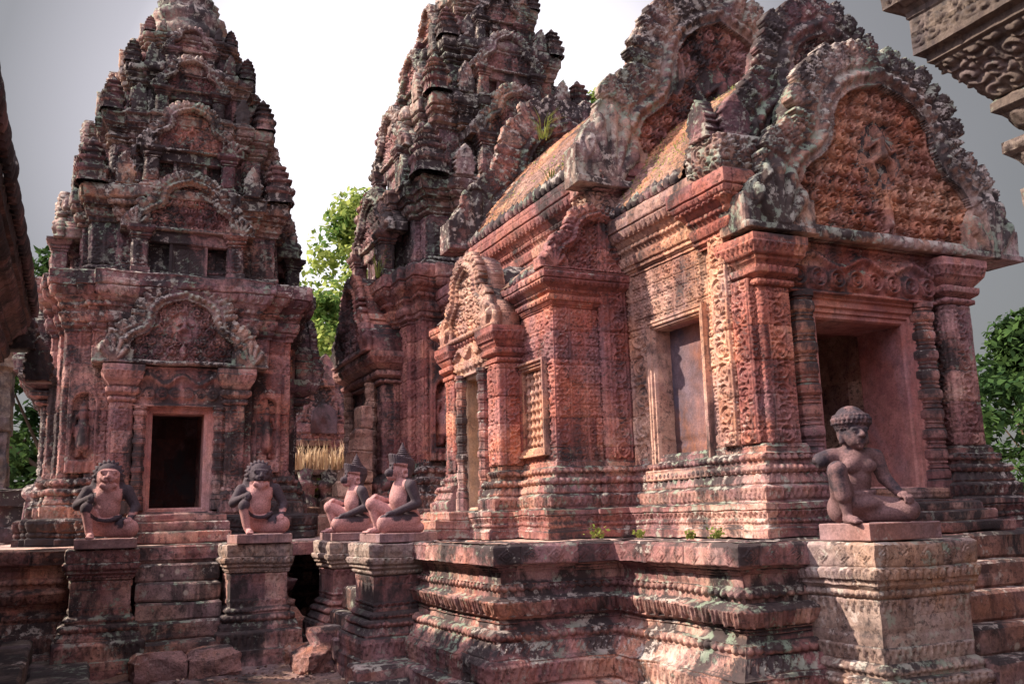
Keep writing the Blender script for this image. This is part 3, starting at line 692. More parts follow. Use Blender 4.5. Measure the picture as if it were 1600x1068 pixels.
def statue_body(kind):
    h = .0062
    S = SDF((-.40, -.30, -.01), (.42, .46, .92), h); C = S.cap; E = S.ell
    if kind == 'human':
        E((0, -.06, .115), (.125, .11, .10), .03); C((0, -.05, .14), (0, -.03, .27), .095, .082, .05); C((0, -.035, .31), (0, -.04, .39), .098, .115, .05)
        E((.055, .050, .365), (.058, .036, .045), .02); E((-.055, .050, .365), (.058, .036, .045), .02); C((-.11, -.05, .435), (.11, -.05, .435), .052, .052, .04)
        C((0, -.04, .45), (0, -.03, .52), .05, .046, .025)
        # right leg raised, left leg folded flat
        C((-.08, -.04, .11), (-.185, .12, .325), .082, .060, .03); E((-.187, .13, .34), (.056, .058, .057), .02); C((-.185, .13, .31), (-.162, .135, .18), .054, .052, .012); C((-.158, .115, .2), (-.14, .12, .06), .046, .029, .015)
        foot(S, (-.14, .115, .045), (-.12, .255, .015))
        E((-.12, -.05, .095), (.07, .09, .09), .03)
        C((.07, -.04, .10), (.27, .10, .085), .085, .062, .03); E((.275, .105, .08), (.066, .062, .062), .02); C((.26, .10, .07), (.05, .03, .05), .066, .045, .02); foot(S, (.03, .0, .04), (-.12, -.09, .02))
        # sash and waist
        
        for q in np.linspace(0, 2*pi, 19)[:-1]: C((.115*cos(q), -.04+.10*sin(q), .19+.01*cos(q)), (.115*cos(q+.35), -.04+.10*sin(q+.35), .19+.01*cos(q+.35)), .014, .014, .006)
        E((.03, .03, .12), (.10, .08, .055), .04)
        # left arm straight down to knee, right arm broken at mid upper arm
        C((.155, -.05, .425), (.195, -.03, .29), .056, .043, .02); C((.195, -.03, .29), (.235, .06, .195), .044, .031, .012)
        hand(S, (.25, .10, .176), (.10, .9, -.25), (-1, .1, 0), r=.0125, curl=.7, L_=.07)
        C((-.15, -.05, .43), (-.222, -.03, .408), .056, .054, .02); 
        C((-.30, .05, .36), (-.285, -.10, .35), .045, .045, .004, subt=True)
        hc = np.array((0, .01, .578)); hy = radians(6); hs = 1.06; E0, C0 = E, C
        E = lambda c, r, k=.02, **q: E0(c, np.array(r)*hs, k, **q); C = lambda a_, b_, r1, r2, k=.02, **q: C0(a_, b_, r1*hs, r2*hs, k, **q)
        R_ = np.array([[cos(hy), sin(hy), 0], [-sin(hy), cos(hy), 0], [0, 0, 1]])
        def T_(x, y, z): return hc+R_@(np.array([x, y, z])*hs)
        E(T_(0, 0, .0), (.080, .088, .092), .02); E(T_(0, .03, -.04), (.064, .062, .055), .02)
        C(T_(-.045, .074, .022), T_(.045, .074, .022), .012, .012, .012); C(T_(0, .084, .015), T_(0, .105, -.016), .011, .016, .008); C(T_(-.018, .09, -.02), T_(.018, .09, -.02), .010, .010, .006)
        for s_ in (-1, 1):
            E(T_(.032*s_, .078, .004), (.016, .010, .009), .004); C(T_(.082*s_, -.005, .025), T_(.084*s_, -.005, -.05), .013, .017, .006); C(T_(.084*s_, 0, .02), T_(.086*s_, .004, -.005), .004, .004, .003, subt=True)
        C(T_(-.026, .083, -.047), T_(.026, .083, -.047), .009, .009, .004); C(T_(-.02, .081, -.063), T_(.02, .081, -.063), .010, .010, .004); C(T_(0, .07, -.082), T_(0, .06, -.084), .018, .018, .012); C(T_(-.03, .093, -.0555), T_(.03, .093, -.0555), .0025, .0025, .002, subt=True)
        # turban-like curled hair, flared, with a looped knot
        C(T_(0, -.03, .0), T_(0, -.03, .08), .088, .096, .01)
        for a in range(26):
            q = a/26*2*pi
            for (rad, zz, rb) in ((.112, .085, .015), (.112, .064, .013), (.100, .104, .016), (.076, .116, .016), (.100, .046, .011), (.095, .03, .010)): C(T_(rad*cos(q+zz*20), -.02+rad*.92*sin(q+zz*20), zz), T_(rad*cos(q+zz*20)+.001, -.02+rad*.92*sin(q+zz*20), zz), rb, rb, .004)
        E(T_(0, -.02, .085), (.105, .10, .040), .01)
        E(T_(-.005, -.02, .135), (.036, .042, .034), .008); C(T_(-.04, .01, .14), T_(.0, .02, .14), .011, .011, .004, subt=True)
        zt = .74
    elif kind == 'lion':
        E((0, -.03, .12), (.13, .11, .10), .03); E((0, .02, .235), (.108, .095, .10), .04); C((0, -.01, .30), (0, -.02, .37), .12, .13, .05); C((-.13, -.03, .40), (.13, -.03, .40), .055, .055, .04)
        E((.06, .06, .35), (.065, .04, .05), .03); E((-.06, .06, .35), (.065, .04, .05), .03)
        C((-.08, -.02, .11), (-.175, .17, .25), .076, .056, .025); E((-.175, .18, .262), (.054, .054, .054), .015); C((-.175, .18, .24), (-.145, .185, .06), .048, .034, .012); foot(S, (-.13, .20, .045), (-.135, .34, .015))
        C((.08, -.02, .10), (.215, .13, .09), .085, .066, .03); E((.215, .14, .085), (.068, .064, .07), .02); C((.21, .12, .06), (.03, .0, .05), .055, .042, .02)
        a0 = None
        for t in np.linspace(-1, 1, 9):
            p = (t*.12, .115-.06*t*t+.0, .155+.035*t*t); 
            if a0: C(a0, p, .020, .020, .01)
            a0 = p
        C((-.175, -.03, .41), (-.255, .02, .29), .052, .042, .02); C((-.255, .02, .29), (-.185, .13, .335), .042, .031, .015)
        hand(S, (-.17, .165, .345), (.5, .8, -.1), (.6, -.3, 1), r=.013, curl=1.1, L_=.05)
        C((.175, -.03, .41), (.255, .0, .27), .058, .044, .02); C((.255, .0, .27), (.215, .10, .185), .044, .032, .015); hand(S, (.20, .135, .165), (-.35, .8, -.3), (-1, -.2, 0), r=.0125, curl=.7, L_=.055)
        # head with mane
        E((0, -.01, .545), (.115, .105, .115), .03); E((0, .055, .52), (.088, .07, .07), .02); E((0, -.05, .47), (.15, .085, .10), .03)
        C((-.06, .095, .575), (.06, .095, .575), .018, .018, .01); C((0, .11, .555), (0, .13, .53), .018, .022, .01); C((-.03, .12, .52), (.03, .12, .52), .018, .018, .01)
        for s_ in (-1, 1):
            E((.04*s_, .105, .555), (.019, .014, .015), .003); C((.02*s_, .125, .495), (.07*s_, .09, .52), .016, .012, .008); C((.10*s_, .02, .56), (.115*s_, .0, .59), .018, .012, .006)
        C((-.06, .095, .455), (.06, .095, .455), .022, .022, .012); C((-.05, .135, .483), (.05, .135, .483), .008, .008, .003, subt=True); C((0, .08, .44), (0, .06, .43), .05, .05, .02)
        for a in range(15):
            q = radians(-35+a*18); C((.115*cos(q), .0, .545+.115*sin(q)), (.135*cos(q), -.03, .545+.135*sin(q)), .020, .014, .005)
        for a in range(9):
            x = -.13+.0325*a; C((x*.8, -.08, .55), (x*1.15, -.09, .42), .022, .018, .006)
        for a in range(11):
            x = -.10+.02*a; C((x, .015, .64-abs(x)*.4), (x*1.05, -.06, .655-abs(x)*.5), .013, .013, .004)
        zt = .70
    else:  # monkey in profile
        E((0, -.08, .115), (.125, .12, .105), .03); C((0, -.06, .15), (0, -.01, .30), .10, .11, .05); C((0, -.01, .31), (0, -.03, .38), .112, .115, .04); C((-.11, -.04, .42), (.11, -.04, .42), .058, .058, .04)
        C((.08, -.08, .11), (.13, .21, .09), .088, .066, .03); E((.13, .22, .085), (.06, .062, .075), .02); C((.13, .20, .05), (.10, -.16, .045), .045, .045, .02)
        C((-.07, -.06, .12), (-.13, .24, .255), .082, .06, .03); E((-.13, .25, .265), (.055, .058, .055), .02); C((-.13, .24, .24), (-.11, .19, .05), .052, .036, .012); foot(S, (-.11, .19, .045), (-.11, .33, .015))
        C((.165, -.05, .41), (.19, -.10, .26), .056, .044, .02); C((.19, -.10, .26), (.15, .12, .175), .044, .031, .015); hand(S, (.145, .16, .17), (0, 1, -.25), (-1, .1, 0), r=.012, curl=.7, L_=.06)
        C((-.165, -.05, .41), (-.20, -.04, .27), .056, .044, .02); C((-.20, -.04, .27), (-.15, .17, .31), .044, .031, .015); hand(S, (-.145, .21, .325), (0, 1, -.35), (1, .1, 0), r=.012, curl=.9, L_=.05)
        C((0, -.03, .44), (0, .0, .50), .056, .054, .02)
        E((0, .005, .565), (.078, .088, .085), .02); C((0, .05, .555), (0, .115, .53), .058, .040, .02); E((0, .130, .535), (.040, .030, .030), .01); C((0, .08, .50), (0, .112, .497), .034, .026, .01)
        C((-.05, .125, .512), (.05, .125, .512), .005, .005, .003, subt=True)
        for s_ in (-1, 1):
            E((.037*s_, .088, .585), (.022, .017, .019), .004); C((.05*s_, .088, .610), (.012*s_, .10, .608), .011, .011, .006)
            C((.078*s_, -.02, .60), (.085*s_, -.035, .66), .016, .006, .005)
            for a in range(14):
                q = a/14*2*pi; q2 = (a+1)/14*2*pi; C((.086*s_, -.02+.030*cos(q), .525+.030*sin(q)), (.086*s_, -.02+.030*cos(q2), .525+.030*sin(q2)), .011, .011, .003)
        # tall ringed crown over a flared diadem
        for t in np.linspace(0, 1, 10):
            z0 = .625; 
        rot = np.array([[1, 0, 0], [0, cos(.35), -sin(.35)], [0, sin(.35), cos(.35)]])
        for i in range(28):
            q = i/28*2*pi; x = .092*cos(q); y = .10*sin(q); tilt = .20*y
            C((x, y-.005, .605+tilt), (x*1.12, y*1.12-.005, .668+tilt*1.5), .014, .012, .006)
        E((0, -.01, .635), (.088, .092, .06), .02)
        for i, (r_, z_) in enumerate(((.070, .685), (.060, .705), (.050, .724), (.041, .742), (.031, .760), (.020, .778), (.010, .798))):
            E((0, -.025, z_), (r_, r_, .013), .004)
        C((0, -.03, .50), (0, -.07, .60), .075, .08, .03)
        zt = .80
    return S.mesh()
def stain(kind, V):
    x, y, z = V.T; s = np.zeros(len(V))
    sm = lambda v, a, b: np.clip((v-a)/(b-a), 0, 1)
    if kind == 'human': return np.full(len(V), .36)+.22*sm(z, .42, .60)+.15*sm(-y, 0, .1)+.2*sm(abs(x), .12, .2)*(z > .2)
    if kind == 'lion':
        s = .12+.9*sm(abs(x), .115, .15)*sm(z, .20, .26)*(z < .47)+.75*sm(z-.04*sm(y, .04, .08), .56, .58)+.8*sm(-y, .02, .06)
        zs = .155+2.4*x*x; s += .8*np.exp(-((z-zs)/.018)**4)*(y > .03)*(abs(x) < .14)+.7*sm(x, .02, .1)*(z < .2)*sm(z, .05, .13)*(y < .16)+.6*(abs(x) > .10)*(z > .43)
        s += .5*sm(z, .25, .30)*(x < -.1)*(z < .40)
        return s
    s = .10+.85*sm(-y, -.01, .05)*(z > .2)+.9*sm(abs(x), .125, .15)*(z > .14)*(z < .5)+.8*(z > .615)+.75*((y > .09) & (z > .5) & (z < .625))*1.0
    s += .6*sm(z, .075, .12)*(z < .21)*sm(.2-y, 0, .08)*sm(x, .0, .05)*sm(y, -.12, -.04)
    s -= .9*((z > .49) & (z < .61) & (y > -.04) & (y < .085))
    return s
def make_statue(kind, name, label, cat, loc, rotz, mat, size, group=None, base=None, src=None):
    t = thing(name, label, cat, loc, group); t.rotation_euler = (0, 0, rotz); t['_o'] = (0, 0, 0)
    if src:
        for ch in src.children: 
            c = link_copy(ch, t)
        return t
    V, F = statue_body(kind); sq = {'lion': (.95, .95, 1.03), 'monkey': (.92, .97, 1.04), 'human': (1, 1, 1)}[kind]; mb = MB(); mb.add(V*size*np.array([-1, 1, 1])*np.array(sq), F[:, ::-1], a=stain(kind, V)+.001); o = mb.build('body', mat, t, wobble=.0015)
    # slab under the figure in the figure's own frame
    b = MB(); x0, x1, y0, y1, hh = base
    block(b, x0, x1, y0, y1, -hh, .004, res=.03, bev=.006); po = b.build('plinth', 'statue_stone', t, wobble=.002)
    if kind == 'human': po.rotation_euler = (0, 0, .36)
    return t

# ================================================================== GROUND
GZ = -1.15
def gheight(x, y):
    P = np.stack([x, y, np.zeros_like(x)], 1)
    return GZ+.035*wob(P, 1.3, 2)+.018*wob(P, 5, 5)+.010*wob(P, 17, 1)+.006*wob(P, 45, 3)
ax_ = np.unique(np.concatenate([np.linspace(-300, -8, 16), np.linspace(-8, -1.4, 30), np.arange(-1.4, 4.2, .025), np.linspace(4.2, 9, 40), np.linspace(9, 300, 20)]))
ay_ = np.unique(np.concatenate([np.linspace(-60, 3, 16), np.linspace(3, 6.4, 30), np.arange(6.4, 10.6, .025), np.linspace(10.6, 22, 40), np.linspace(22, 500, 25)]))
X_, Y_ = np.meshgrid(ax_, ay_); xx, yy = X_.ravel(), Y_.ravel(); zz = gheight(xx, yy)
i = (np.arange(len(ay_)-1)[:, None]*len(ax_)+np.arange(len(ax_)-1)[None]).ravel()
mb = MB(); mb.add(np.stack([xx, yy, zz], 1), np.stack([i, i+1, i+len(ax_)+1, i+len(ax_)], 1))
stone('soil', [(.085, .055, .048), (.15, .10, .085), (.21, .145, .12), (.29, .21, .18)], black=.25, lichen=0, blocks=False, bump=1.4, bl_scale=2.5, rough=.95)
tag(mb.build('ground', 'soil', None, wobble=0), kind='structure')

# ================================================================== TERRACE
ter = thing('terrace', 'long moulded sandstone terrace with beaded bands carrying the towers and the hall', 'terrace', (3.83, 4.85, GZ))
TP = [(3.83, 4.85), (5.2, 4.85), (5.2, 4.95), (6.75, 4.95), (6.75, 4.85), (9.5, 4.85), (9.5, 21), (-5, 21), (-5, 10.4), (2.83, 10.4), (2.83, 6.33), (3.83, 6.33)]
TN = TP[:9]+[(2.08, 10.4), (2.08, 11.8), (2.80, 11.8), (2.80, 10.4)]+TP[9:]
mb = MB(); prism(mb, TN, [(.34, -1.25, 'plain'), (.34, -1.12), (.31, -1.10, 'plain'), (.31, -.99), (.29, -.975, 'plain'), (.20, -.97, 'plain'), (.20, -.955, 'leaf'), (.20, -.80)], masn=.022); mb.build('plinth', 'sandstone_base', ter, wobble=.008)
mb = MB(); prism(mb, TN, [(.20, -.80), (.17, -.785, 'leaf'), (.09, -.69, 'plain'), (.09, -.675, 'bead'), (.10, -.615), (.05, -.605, 'plain'), (.03, -.56, 'rail'), (.045, -.52), (.07, -.51, 'petald'), (.12, -.40), (.09, -.39, 'plain'), (.03, -.375, 'plain'), (.03, -.34, 'bead'),
     (.05, -.285), (.02, -.28, 'plain'), (.02, -.20, 'rail'), (.05, -.165), (.09, -.155, 'plain')] + [(.09, -.15)], masn=.022); mb.build('moulded_wall', 'sandstone_base', ter, wobble=.006)
mb = MB(); prism(mb, TP, [(.09, -.15), (.115, -.145, 'diamond'), (.115, -.02), (.10, -.003, 'plain'), (-.35, 0)], masn=.02); mb.build('coping', 'sandstone_pink', ter, wobble=.006)
mb = MB()
for (x0, x1, y0, y1) in ((3.9, 9.5, 4.9, 21), (2.9, 3.9, 6.4, 21), (-5, 2.9, 10.45, 21)):
    patch(mb, (x0, y0, -.004), (x1, y0, -.004), (x1, y1, -.004), (x0, y1, -.004), (0, 0, 1), 'plain', .06, .006)
mb.build('paving', 'deck_stone', ter, wobble=.004)

# ---------------- pedestals
PEDP = [(.13, 0, 'leaf'), (.13, .16), (.10, .175, 'petal'), (.06, .25), (.07, .26, 'bead'), (.07, .31), (.03, .32), (.03, .335, 'bead'), (.035, .37), (0, .39, 'leaf'), (0, .47, 'plain'), (0, .62), (0, .62, 'leaf'), (0, .71), (.02, .72, 'bead'), (.025, .755), (.04, .77, 'rail'), (.05, .80), (.05, .805, 'petal'), (.07, .86), (.045, .87), (.05, .875, 'diamond')]
def pedestal(x0, x1, y0, y1, zb, zt, label, mat, mat2, group=None, slabs=True):
    t = thing('pedestal', label, 'pedestal', ((x0+x1)/2, (y0+y1)/2, zb), group)
    P = rect(x0+.05, x1-.05, y0+.05, y1-.05); H = zt-zb; s = H/1.0
    mb = MB(); prism(mb, P, shift([(.16, -.3, 'plain'), (.16, -.01)]+PEDP[:10], zb, s)); mb.build('base_moulding', mat, t, wobble=.005)
    mb = MB(); prism(mb, P, shift(PEDP[9:14], zb, s)); mb.build('shaft', mat, t, wobble=.005)
    mb = MB(); prism(mb, P, shift(PEDP[13:], zb, s)+[(.055, zb+.985*s, 'plain'), (.03, zt, 'plain'), (-.2, zt+.002)], cap=True); mb.build('cap', mat2, t, wobble=.007)
    return t
pedestal(-.06, .56, 9.68, 10.42, -1.0, 0, 'square moulded pedestal left of the left staircase, under the redder lion-headed guardian', 'sandstone_base', 'sandstone_base', 'staircase pedestals')
pedestal(1.37, 2.02, 9.68, 10.42, -1.0, 0, 'square moulded pedestal right of the left staircase, under the black-faced guardian', 'sandstone_pink', 'sandstone_pale', 'staircase pedestals')
pedestal(2.33, 2.98, 8.0, 8.68, -.95, 0, 'moulded pedestal under the nearer monkey statue, in the middle of the picture', 'sandstone_pink', 'sandstone_pale', 'staircase pedestals')
pedestal(2.33, 2.98, 9.42, 10.1, -.95, 0, 'moulded pedestal under the farther monkey statue, half hidden behind the nearer one', 'sandstone_pink', 'sandstone_pale', 'staircase pedestals')
pedestal(4.27, 5.12, 4.18, 4.88, -1.15, -.01, 'large pale carved pedestal in the right foreground, under the kneeling man statue', 'sandstone_pale', 'sandstone_pale', 'staircase pedestals')

# ---------------- statues
make_statue('lion', 'guardian_statue', 'crouching lion-headed guardian with reddish face and chest, left of the left stairs', 'statue', (.27, 10.0, .085), pi, 'guardian_stone', 1.08, 'kneeling guardian statues', (-.27, .27, -.22, .36, .085))
l1 = [o for o in scene.objects if o.get('label', '').startswith('crouching lion')][0]
l2 = make_statue('lion', 'guardian_statue', 'crouching lion-headed guardian with black face and pink chest, right of the left stairs', 'statue', (1.72, 10.0, .085), pi+.03, 'guardian_stone', 1.02, 'kneeling guardian statues', src=l1)
for ch in l2.children:
    if ch.name.startswith('body'):
        ch.data = ch.data.copy(); n_ = len(ch.data.vertices); v_ = np.zeros(n_*3, np.float32); ch.data.vertices.foreach_get('co', v_); v_ = v_.reshape(-1, 3)/1.08; a_ = np.zeros(n_, np.float32); at_ = ch.data.attributes['stain']; at_.data.foreach_get('value', a_)
        a_ = a_+.9*((v_[:, 2] > .50) & (v_[:, 1] > .02)); at_.data.foreach_set('value', a_)
        for k_, q_ in enumerate(((.043, .125, .60), (-.043, .125, .60))): pass
m1 = make_statue('monkey', 'guardian_statue', 'kneeling monkey statue in a tall ringed crown facing left, the nearer of the pair', 'statue', (2.70, 8.28, .075), pi/2+.06, 'guardian_stone', .98, 'kneeling guardian statues', (-.26, .26, -.25, .30, .075))
m2 = make_statue('monkey', 'guardian_statue', 'kneeling monkey statue in a tall ringed crown facing left, the farther of the pair', 'statue', (2.66, 9.72, .075), pi/2, 'guardian_stone', .98, 'kneeling guardian statues', src=m1)
make_statue('human', 'guardian_statue', 'kneeling man statue with curled turban and broken right arm on the large pale pedestal', 'statue', (4.47, 4.46, .10), pi-.36, 'kneeling_stone', .97, 'kneeling guardian statues', (-.40, .19, -.17, .25, .10))

# ---------------- stairs
def stairs(name, label, origin, ud, fd_, W, zs, run, mat='step_stone', group='stone staircases'):
    """origin: bottom front centre; fd_: climbing direction; zs: tread heights"""
    t = thing(name, label, 'staircase', (*origin, GZ), group); o = np.array(origin)
    for k in range(len(zs)-1):
        a = o+np.array(fd_)*run*k-np.array(ud)*W/2; b = o+np.array(fd_)*(run*len(zs)+.1)+np.array(ud)*W/2
        x0, x1 = sorted((a[0], b[0])); y0, y1 = sorted((a[1], b[1]))
        j = rng.uniform(-.012, .012)
        mb = MB(); block(mb, x0, x1, y0+(j if fd_[1] else 0), y1, zs[k], zs[k+1], bev=.02, res=.03, masn=.012); mb.build('step', mat, t, wobble=.006)
    return t
stairs('staircase', 'five worn stone steps between the two lion-headed guardians', (.965, 9.62), (1, 0), (0, 1), .80, [-1.0, -.88, -.71, -.54, -.36, -.18, -.005], .135)
stairs('staircase', 'short side staircase between the two monkey statue pedestals', (2.2, 9.05), (0, 1), (1, 0), .74, [-1.05, -.86, -.66, -.44, -.22, -.004], .13)
stairs('staircase', 'broad lichen-spotted steps at the right edge, beside the large pale pedestal', (6.0, 3.95), (1, 0), (0, 1), 1.75, [-1.15, -.92, -.74, -.56, -.37, -.19, -.01], .17)
t = thing('staircase', 'low steps up to the left tower doorway', 'staircase', (1.1, 11.6, 0), 'stone staircases')
for k, (y, z0, z1) in enumerate(((11.35, 0, .13), (11.55, .13, .24), (11.75, .24, .33))):
    mb = MB(); block(mb, .55, 1.65, y, 12.3, z0, z1, bev=.015, res=.03, masn=.01); mb.build('step', 'sandstone_base', t, wobble=.009)
t = thing('staircase', 'low steps up to the big carved doorway behind the kneeling man statue', 'staircase', (5.95, 5.0, 0), 'stone staircases')
for k, (y, z0, z1) in enumerate(((5.0, 0, .08), (5.14, .08, .16), (5.28, .16, .23))):
    mb = MB(); block(mb, 5.35, 6.6, y, 5.7, z0, z1, bev=.012, res=.02, masn=.01); mb.build('step', 'sandstone_pink', t, wobble=.008)
t = thing('staircase', 'low steps up to the side doorway behind the nearer monkey statue', 'staircase', (3.0, 8.85, 0), 'stone staircases')
for k, (x, z0, z1) in enumerate(((3.0, 0, .09), (3.12, .09, .18), (3.26, .18, .26))):
    mb = MB(); block(mb, x, 3.8, 8.5, 9.25, z0, z1, bev=.012, res=.02, masn=.01); mb.build('step', 'sandstone_base', t, wobble=.008)

# ================================================================== HALL (right)
AX = 5.95
hall = thing('temple_hall', 'carved red sandstone hall with gabled porches, vaulted roof and square window on the right', 'temple', (AX, 5.6, 0))
# course on the terrace
HP = [(4.72, 5.78), (4.72, 5.60), (5.12, 5.60), (5.12, 5.78), (5.17, 5.78), (6.73, 5.78), (6.78, 5.78), (6.78, 5.60), (7.18, 5.60), (7.18, 5.78), (7.18, 7.5), (8.0, 7.5), (8.0, 10.3), (7.2, 10.3), (7.2, 12.4), (4.7, 12.4), (4.7, 10.3), (3.93, 10.3), (3.93, 9.6), (3.70, 9.6), (3.70, 9.30), (3.70, 8.46), (3.70, 8.2), (3.93, 8.2), (3.93, 7.5), (4.43, 7.5), (4.43, 7.44), (4.72, 7.44)]
mb = MB(); prism(mb, HP, [(.24, 0), (.24, .05, 'rail'), (.22, .09), (.22, .10, 'bead'), (.225, .135), (.22, .14, 'leaf'), (.23, .20), (.245, .205, 'plain'), (.245, .245), (.235, .25, 'plain'), (.0, .255)]); mb.build('lower_plinth', 'sandstone_base', hall, wobble=.007)
def basem(poly, z0, z1, mat='sandstone_base', so=1.):
    sk = [i for i, p in enumerate(poly) if p in ((5.17, 5.78), (3.70, 9.30))]; inner = list(range(sk[0]+1, sk[1])); outer = [i for i in range(len(poly)) if i not in inner and i not in sk]
    for dr in (inner, outer):
        mb = MB(); prism(mb, poly, shift(BASE, z0, (z1-z0)/.5, so*.9), skip=sk, drop=dr); o = mb.build('base_moulding', mat, hall, wobble=.005)
    return o
basem(HP, .255, .70)
# vestibule walls with window notch, from .70 to 2.42
VW = [(4.72, 5.84), (5.42, 5.84), (5.42, 7.2), (6.48, 7.2), (6.48, 5.84), (7.18, 5.84), (7.18, 7.5), (4.72, 7.5)]
WN = VW + [(4.72, 6.98), (4.90, 6.98), (4.90, 6.29), (4.72, 6.29)]
et = {1: 'plain', 2: 'plain', 3: 'plain'}
etw = dict(et); etw.update({8: 'plain', 9: 'plain', 10: 'plain'})
mb = MB()
prism(mb, VW, [(0, .24, 'wall'), (0, .57)], etags={**et, 5: 'plain'})
prism(mb, WN, [(0, .57, 'wallg'), (0, 1.83)], etags={**etw, 7: 'scroll', 11: 'wallg'})
prism(mb, VW, [(0, 1.83, 'wallg'), (0, 2.42)], etags=et)
mb.build('vestibule_wall', 'sandstone_ochre', hall, wobble=.004)
# corner strips of the vestibule, standing proud of the wall
mb = MB()
for (x0, x1, y0, y1) in ((4.70, 4.88, 5.66, 5.84), ):
    prism(mb, rect(x0, x1, y0, y1), [(0, .70, 'scroll'), (0, 2.0)])
mb.build('corner_pilaster', 'sandstone_red', hall)
mb = MB(); prism(mb, rect(4.665, 4.80, 5.86, 6.06), [(0, .70, 'scroll'), (0, 2.42)]); mb.build('pilaster_strip', 'sandstone_ochre', hall)
mb = MB(); prism(mb, rect(4.43, 4.75, 7.44, 7.56), [(0, .70, 'scroll'), (0, 3.0)]); mb.build('corner_pilaster', 'sandstone_red', hall)
# window: sill, lintel underside, lining, frame
wdw = MB(); frame_rect(wdw, (4.72, 6.635, .57), (0, -1, 0), (-1, 0, 0), .69, 1.26, [(0, -.15), (0, .005), (.012, .03), (.03, .03), (.035, .05), (.06, .05), (.065, .06), (.085, .06), (.09, 0)])
wo = wdw.build('window_frame', 'sandstone_ochre', hall, smooth=False, wobble=.003)
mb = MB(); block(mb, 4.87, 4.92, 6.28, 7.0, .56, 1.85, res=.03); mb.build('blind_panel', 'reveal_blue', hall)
mb = MB(); block(mb, 4.60, 4.80, 6.18, 7.09, .47, .56, res=.02, bev=.01); mb.build('window_sill', 'sandstone_ochre', hall)
# front porch pilasters with capitals
for x0 in (4.72, 6.78):
    mb = MB(); P = rect(x0+.05, x0+.35, 5.60, 5.84)
    prism(mb, P, [(0, .70, 'scroll'), (0, 1.93)]); mb.build('pilaster', 'sandstone_pink' if x0 > 6 else 'sandstone_red', hall)
    mb = MB(); prism(mb, P, shift(CAPI, 1.93, 1.04, 1.15), cap=True); mb.build('capital', 'sandstone_red', hall)
# colonnettes
for x in (5.27, 6.62):
    mb = MB(); colonnette(mb, x, 5.70, .098, .25, 1.93, 8, 9); mb.build('colonnette', 'sandstone_pink', hall, smooth=False, wobble=.003)
# door frame, lintel, reveals
mb = MB(); frame_rect(mb, (AX, 5.76, .36), (1, 0, 0), (0, -1, 0), .96, 1.38, [(0, -.5), (0, 0), (.015, .02), (.05, .02), (.055, .04), (.09, .04), (.10, .065), (.15, .065), (.16, .09), (.21, .09), (.215, 0)])
mb.build('door_frame', 'frame_pink', hall, smooth=False, wobble=.003)
mb = MB(); block(mb, 5.30, 6.60, 5.58, 5.80, .255, .345, tag_='rail', bev=.01, res=.012); mb.build('threshold', 'sandstone_ochre', hall)
mb = MB(); block(mb, 5.43, 5.95, 6.62, 6.70, .3, 1.75, res=.03); mb.build('inner_wall', 'frame_pink', hall)
mb = MB(); block(mb, 5.93, 6.02, 6.55, 6.75, .3, 1.75, res=.03); mb.build('inner_gap_shade', 'opening_shade', hall)  # near-black strip stands for the dark gap beside the inner wall
mb = MB(); panel(mb, (5.94, 5.66, 1.93), (1, 0, 0), (0, -1, 0), 1.66, .42, lintel_fn(1.66, .42), T=.16); mb.build('lintel', 'sandstone_red', hall, wobble=.003)
mb = MB(); block(mb, 5.05, 6.85, 5.66, 5.84, 2.345, 2.42, res=.02, tag_='bead'); block(mb, 5.05, 6.85, 5.86, 6.2, 1.78, 2.41, res=.05); mb.build('cornice_band', 'sandstone_red', hall)
# soffit over doorway and window
mb = MB(); block(mb, 5.42, 6.48, 5.86, 7.2, 1.80, 1.90, res=.1); block(mb, 4.74, 5.05, 6.30, 6.97, 1.83, 1.9, res=.05); mb.build('soffit', 'sandstone_red', hall)
# vestibule cornice (runs back to the mandapa)
mb = MB(); prism(mb, [(4.72, 6.2), (7.18, 6.2), (7.18, 7.5), (4.72, 7.5)], shift(CORN, 2.42, .95, .95)+[(-.3, 3.0)], masn=.006); mb.build('cornice', 'sandstone_ochre', hall)
mb = MB(); prism(mb, [(4.70, 5.80), (5.06, 5.80), (5.06, 6.2), (4.70, 6.2)], shift(CORN, 2.36, .9, 1.0)+[(-.1, 2.9)], masn=.006, cap=True); mb.build('corner_capital', 'sandstone_red', hall)
mb = MB(); prism(mb, [(6.84, 6.12), (7.2, 6.12), (7.2, 6.3), (6.84, 6.3)], shift(CORN, 2.36, .9, 1.0)+[(-.1, 2.9)], masn=.006, cap=True); mb.build('corner_capital', 'sandstone_tower', hall)
mb = MB(); block(mb, 4.52, 5.08, 5.66, 6.10, 2.90, 3.22, tag_='folb', bev=.02); mb.build('corner_block', 'sandstone_crown', hall, wobble=.01)
mb = MB(); block(mb, 6.86, 7.40, 5.92, 6.24, 2.90, 3.22, tag_='folb', bev=.02); mb.build('corner_block', 'sandstone_crown', hall, wobble=.01)
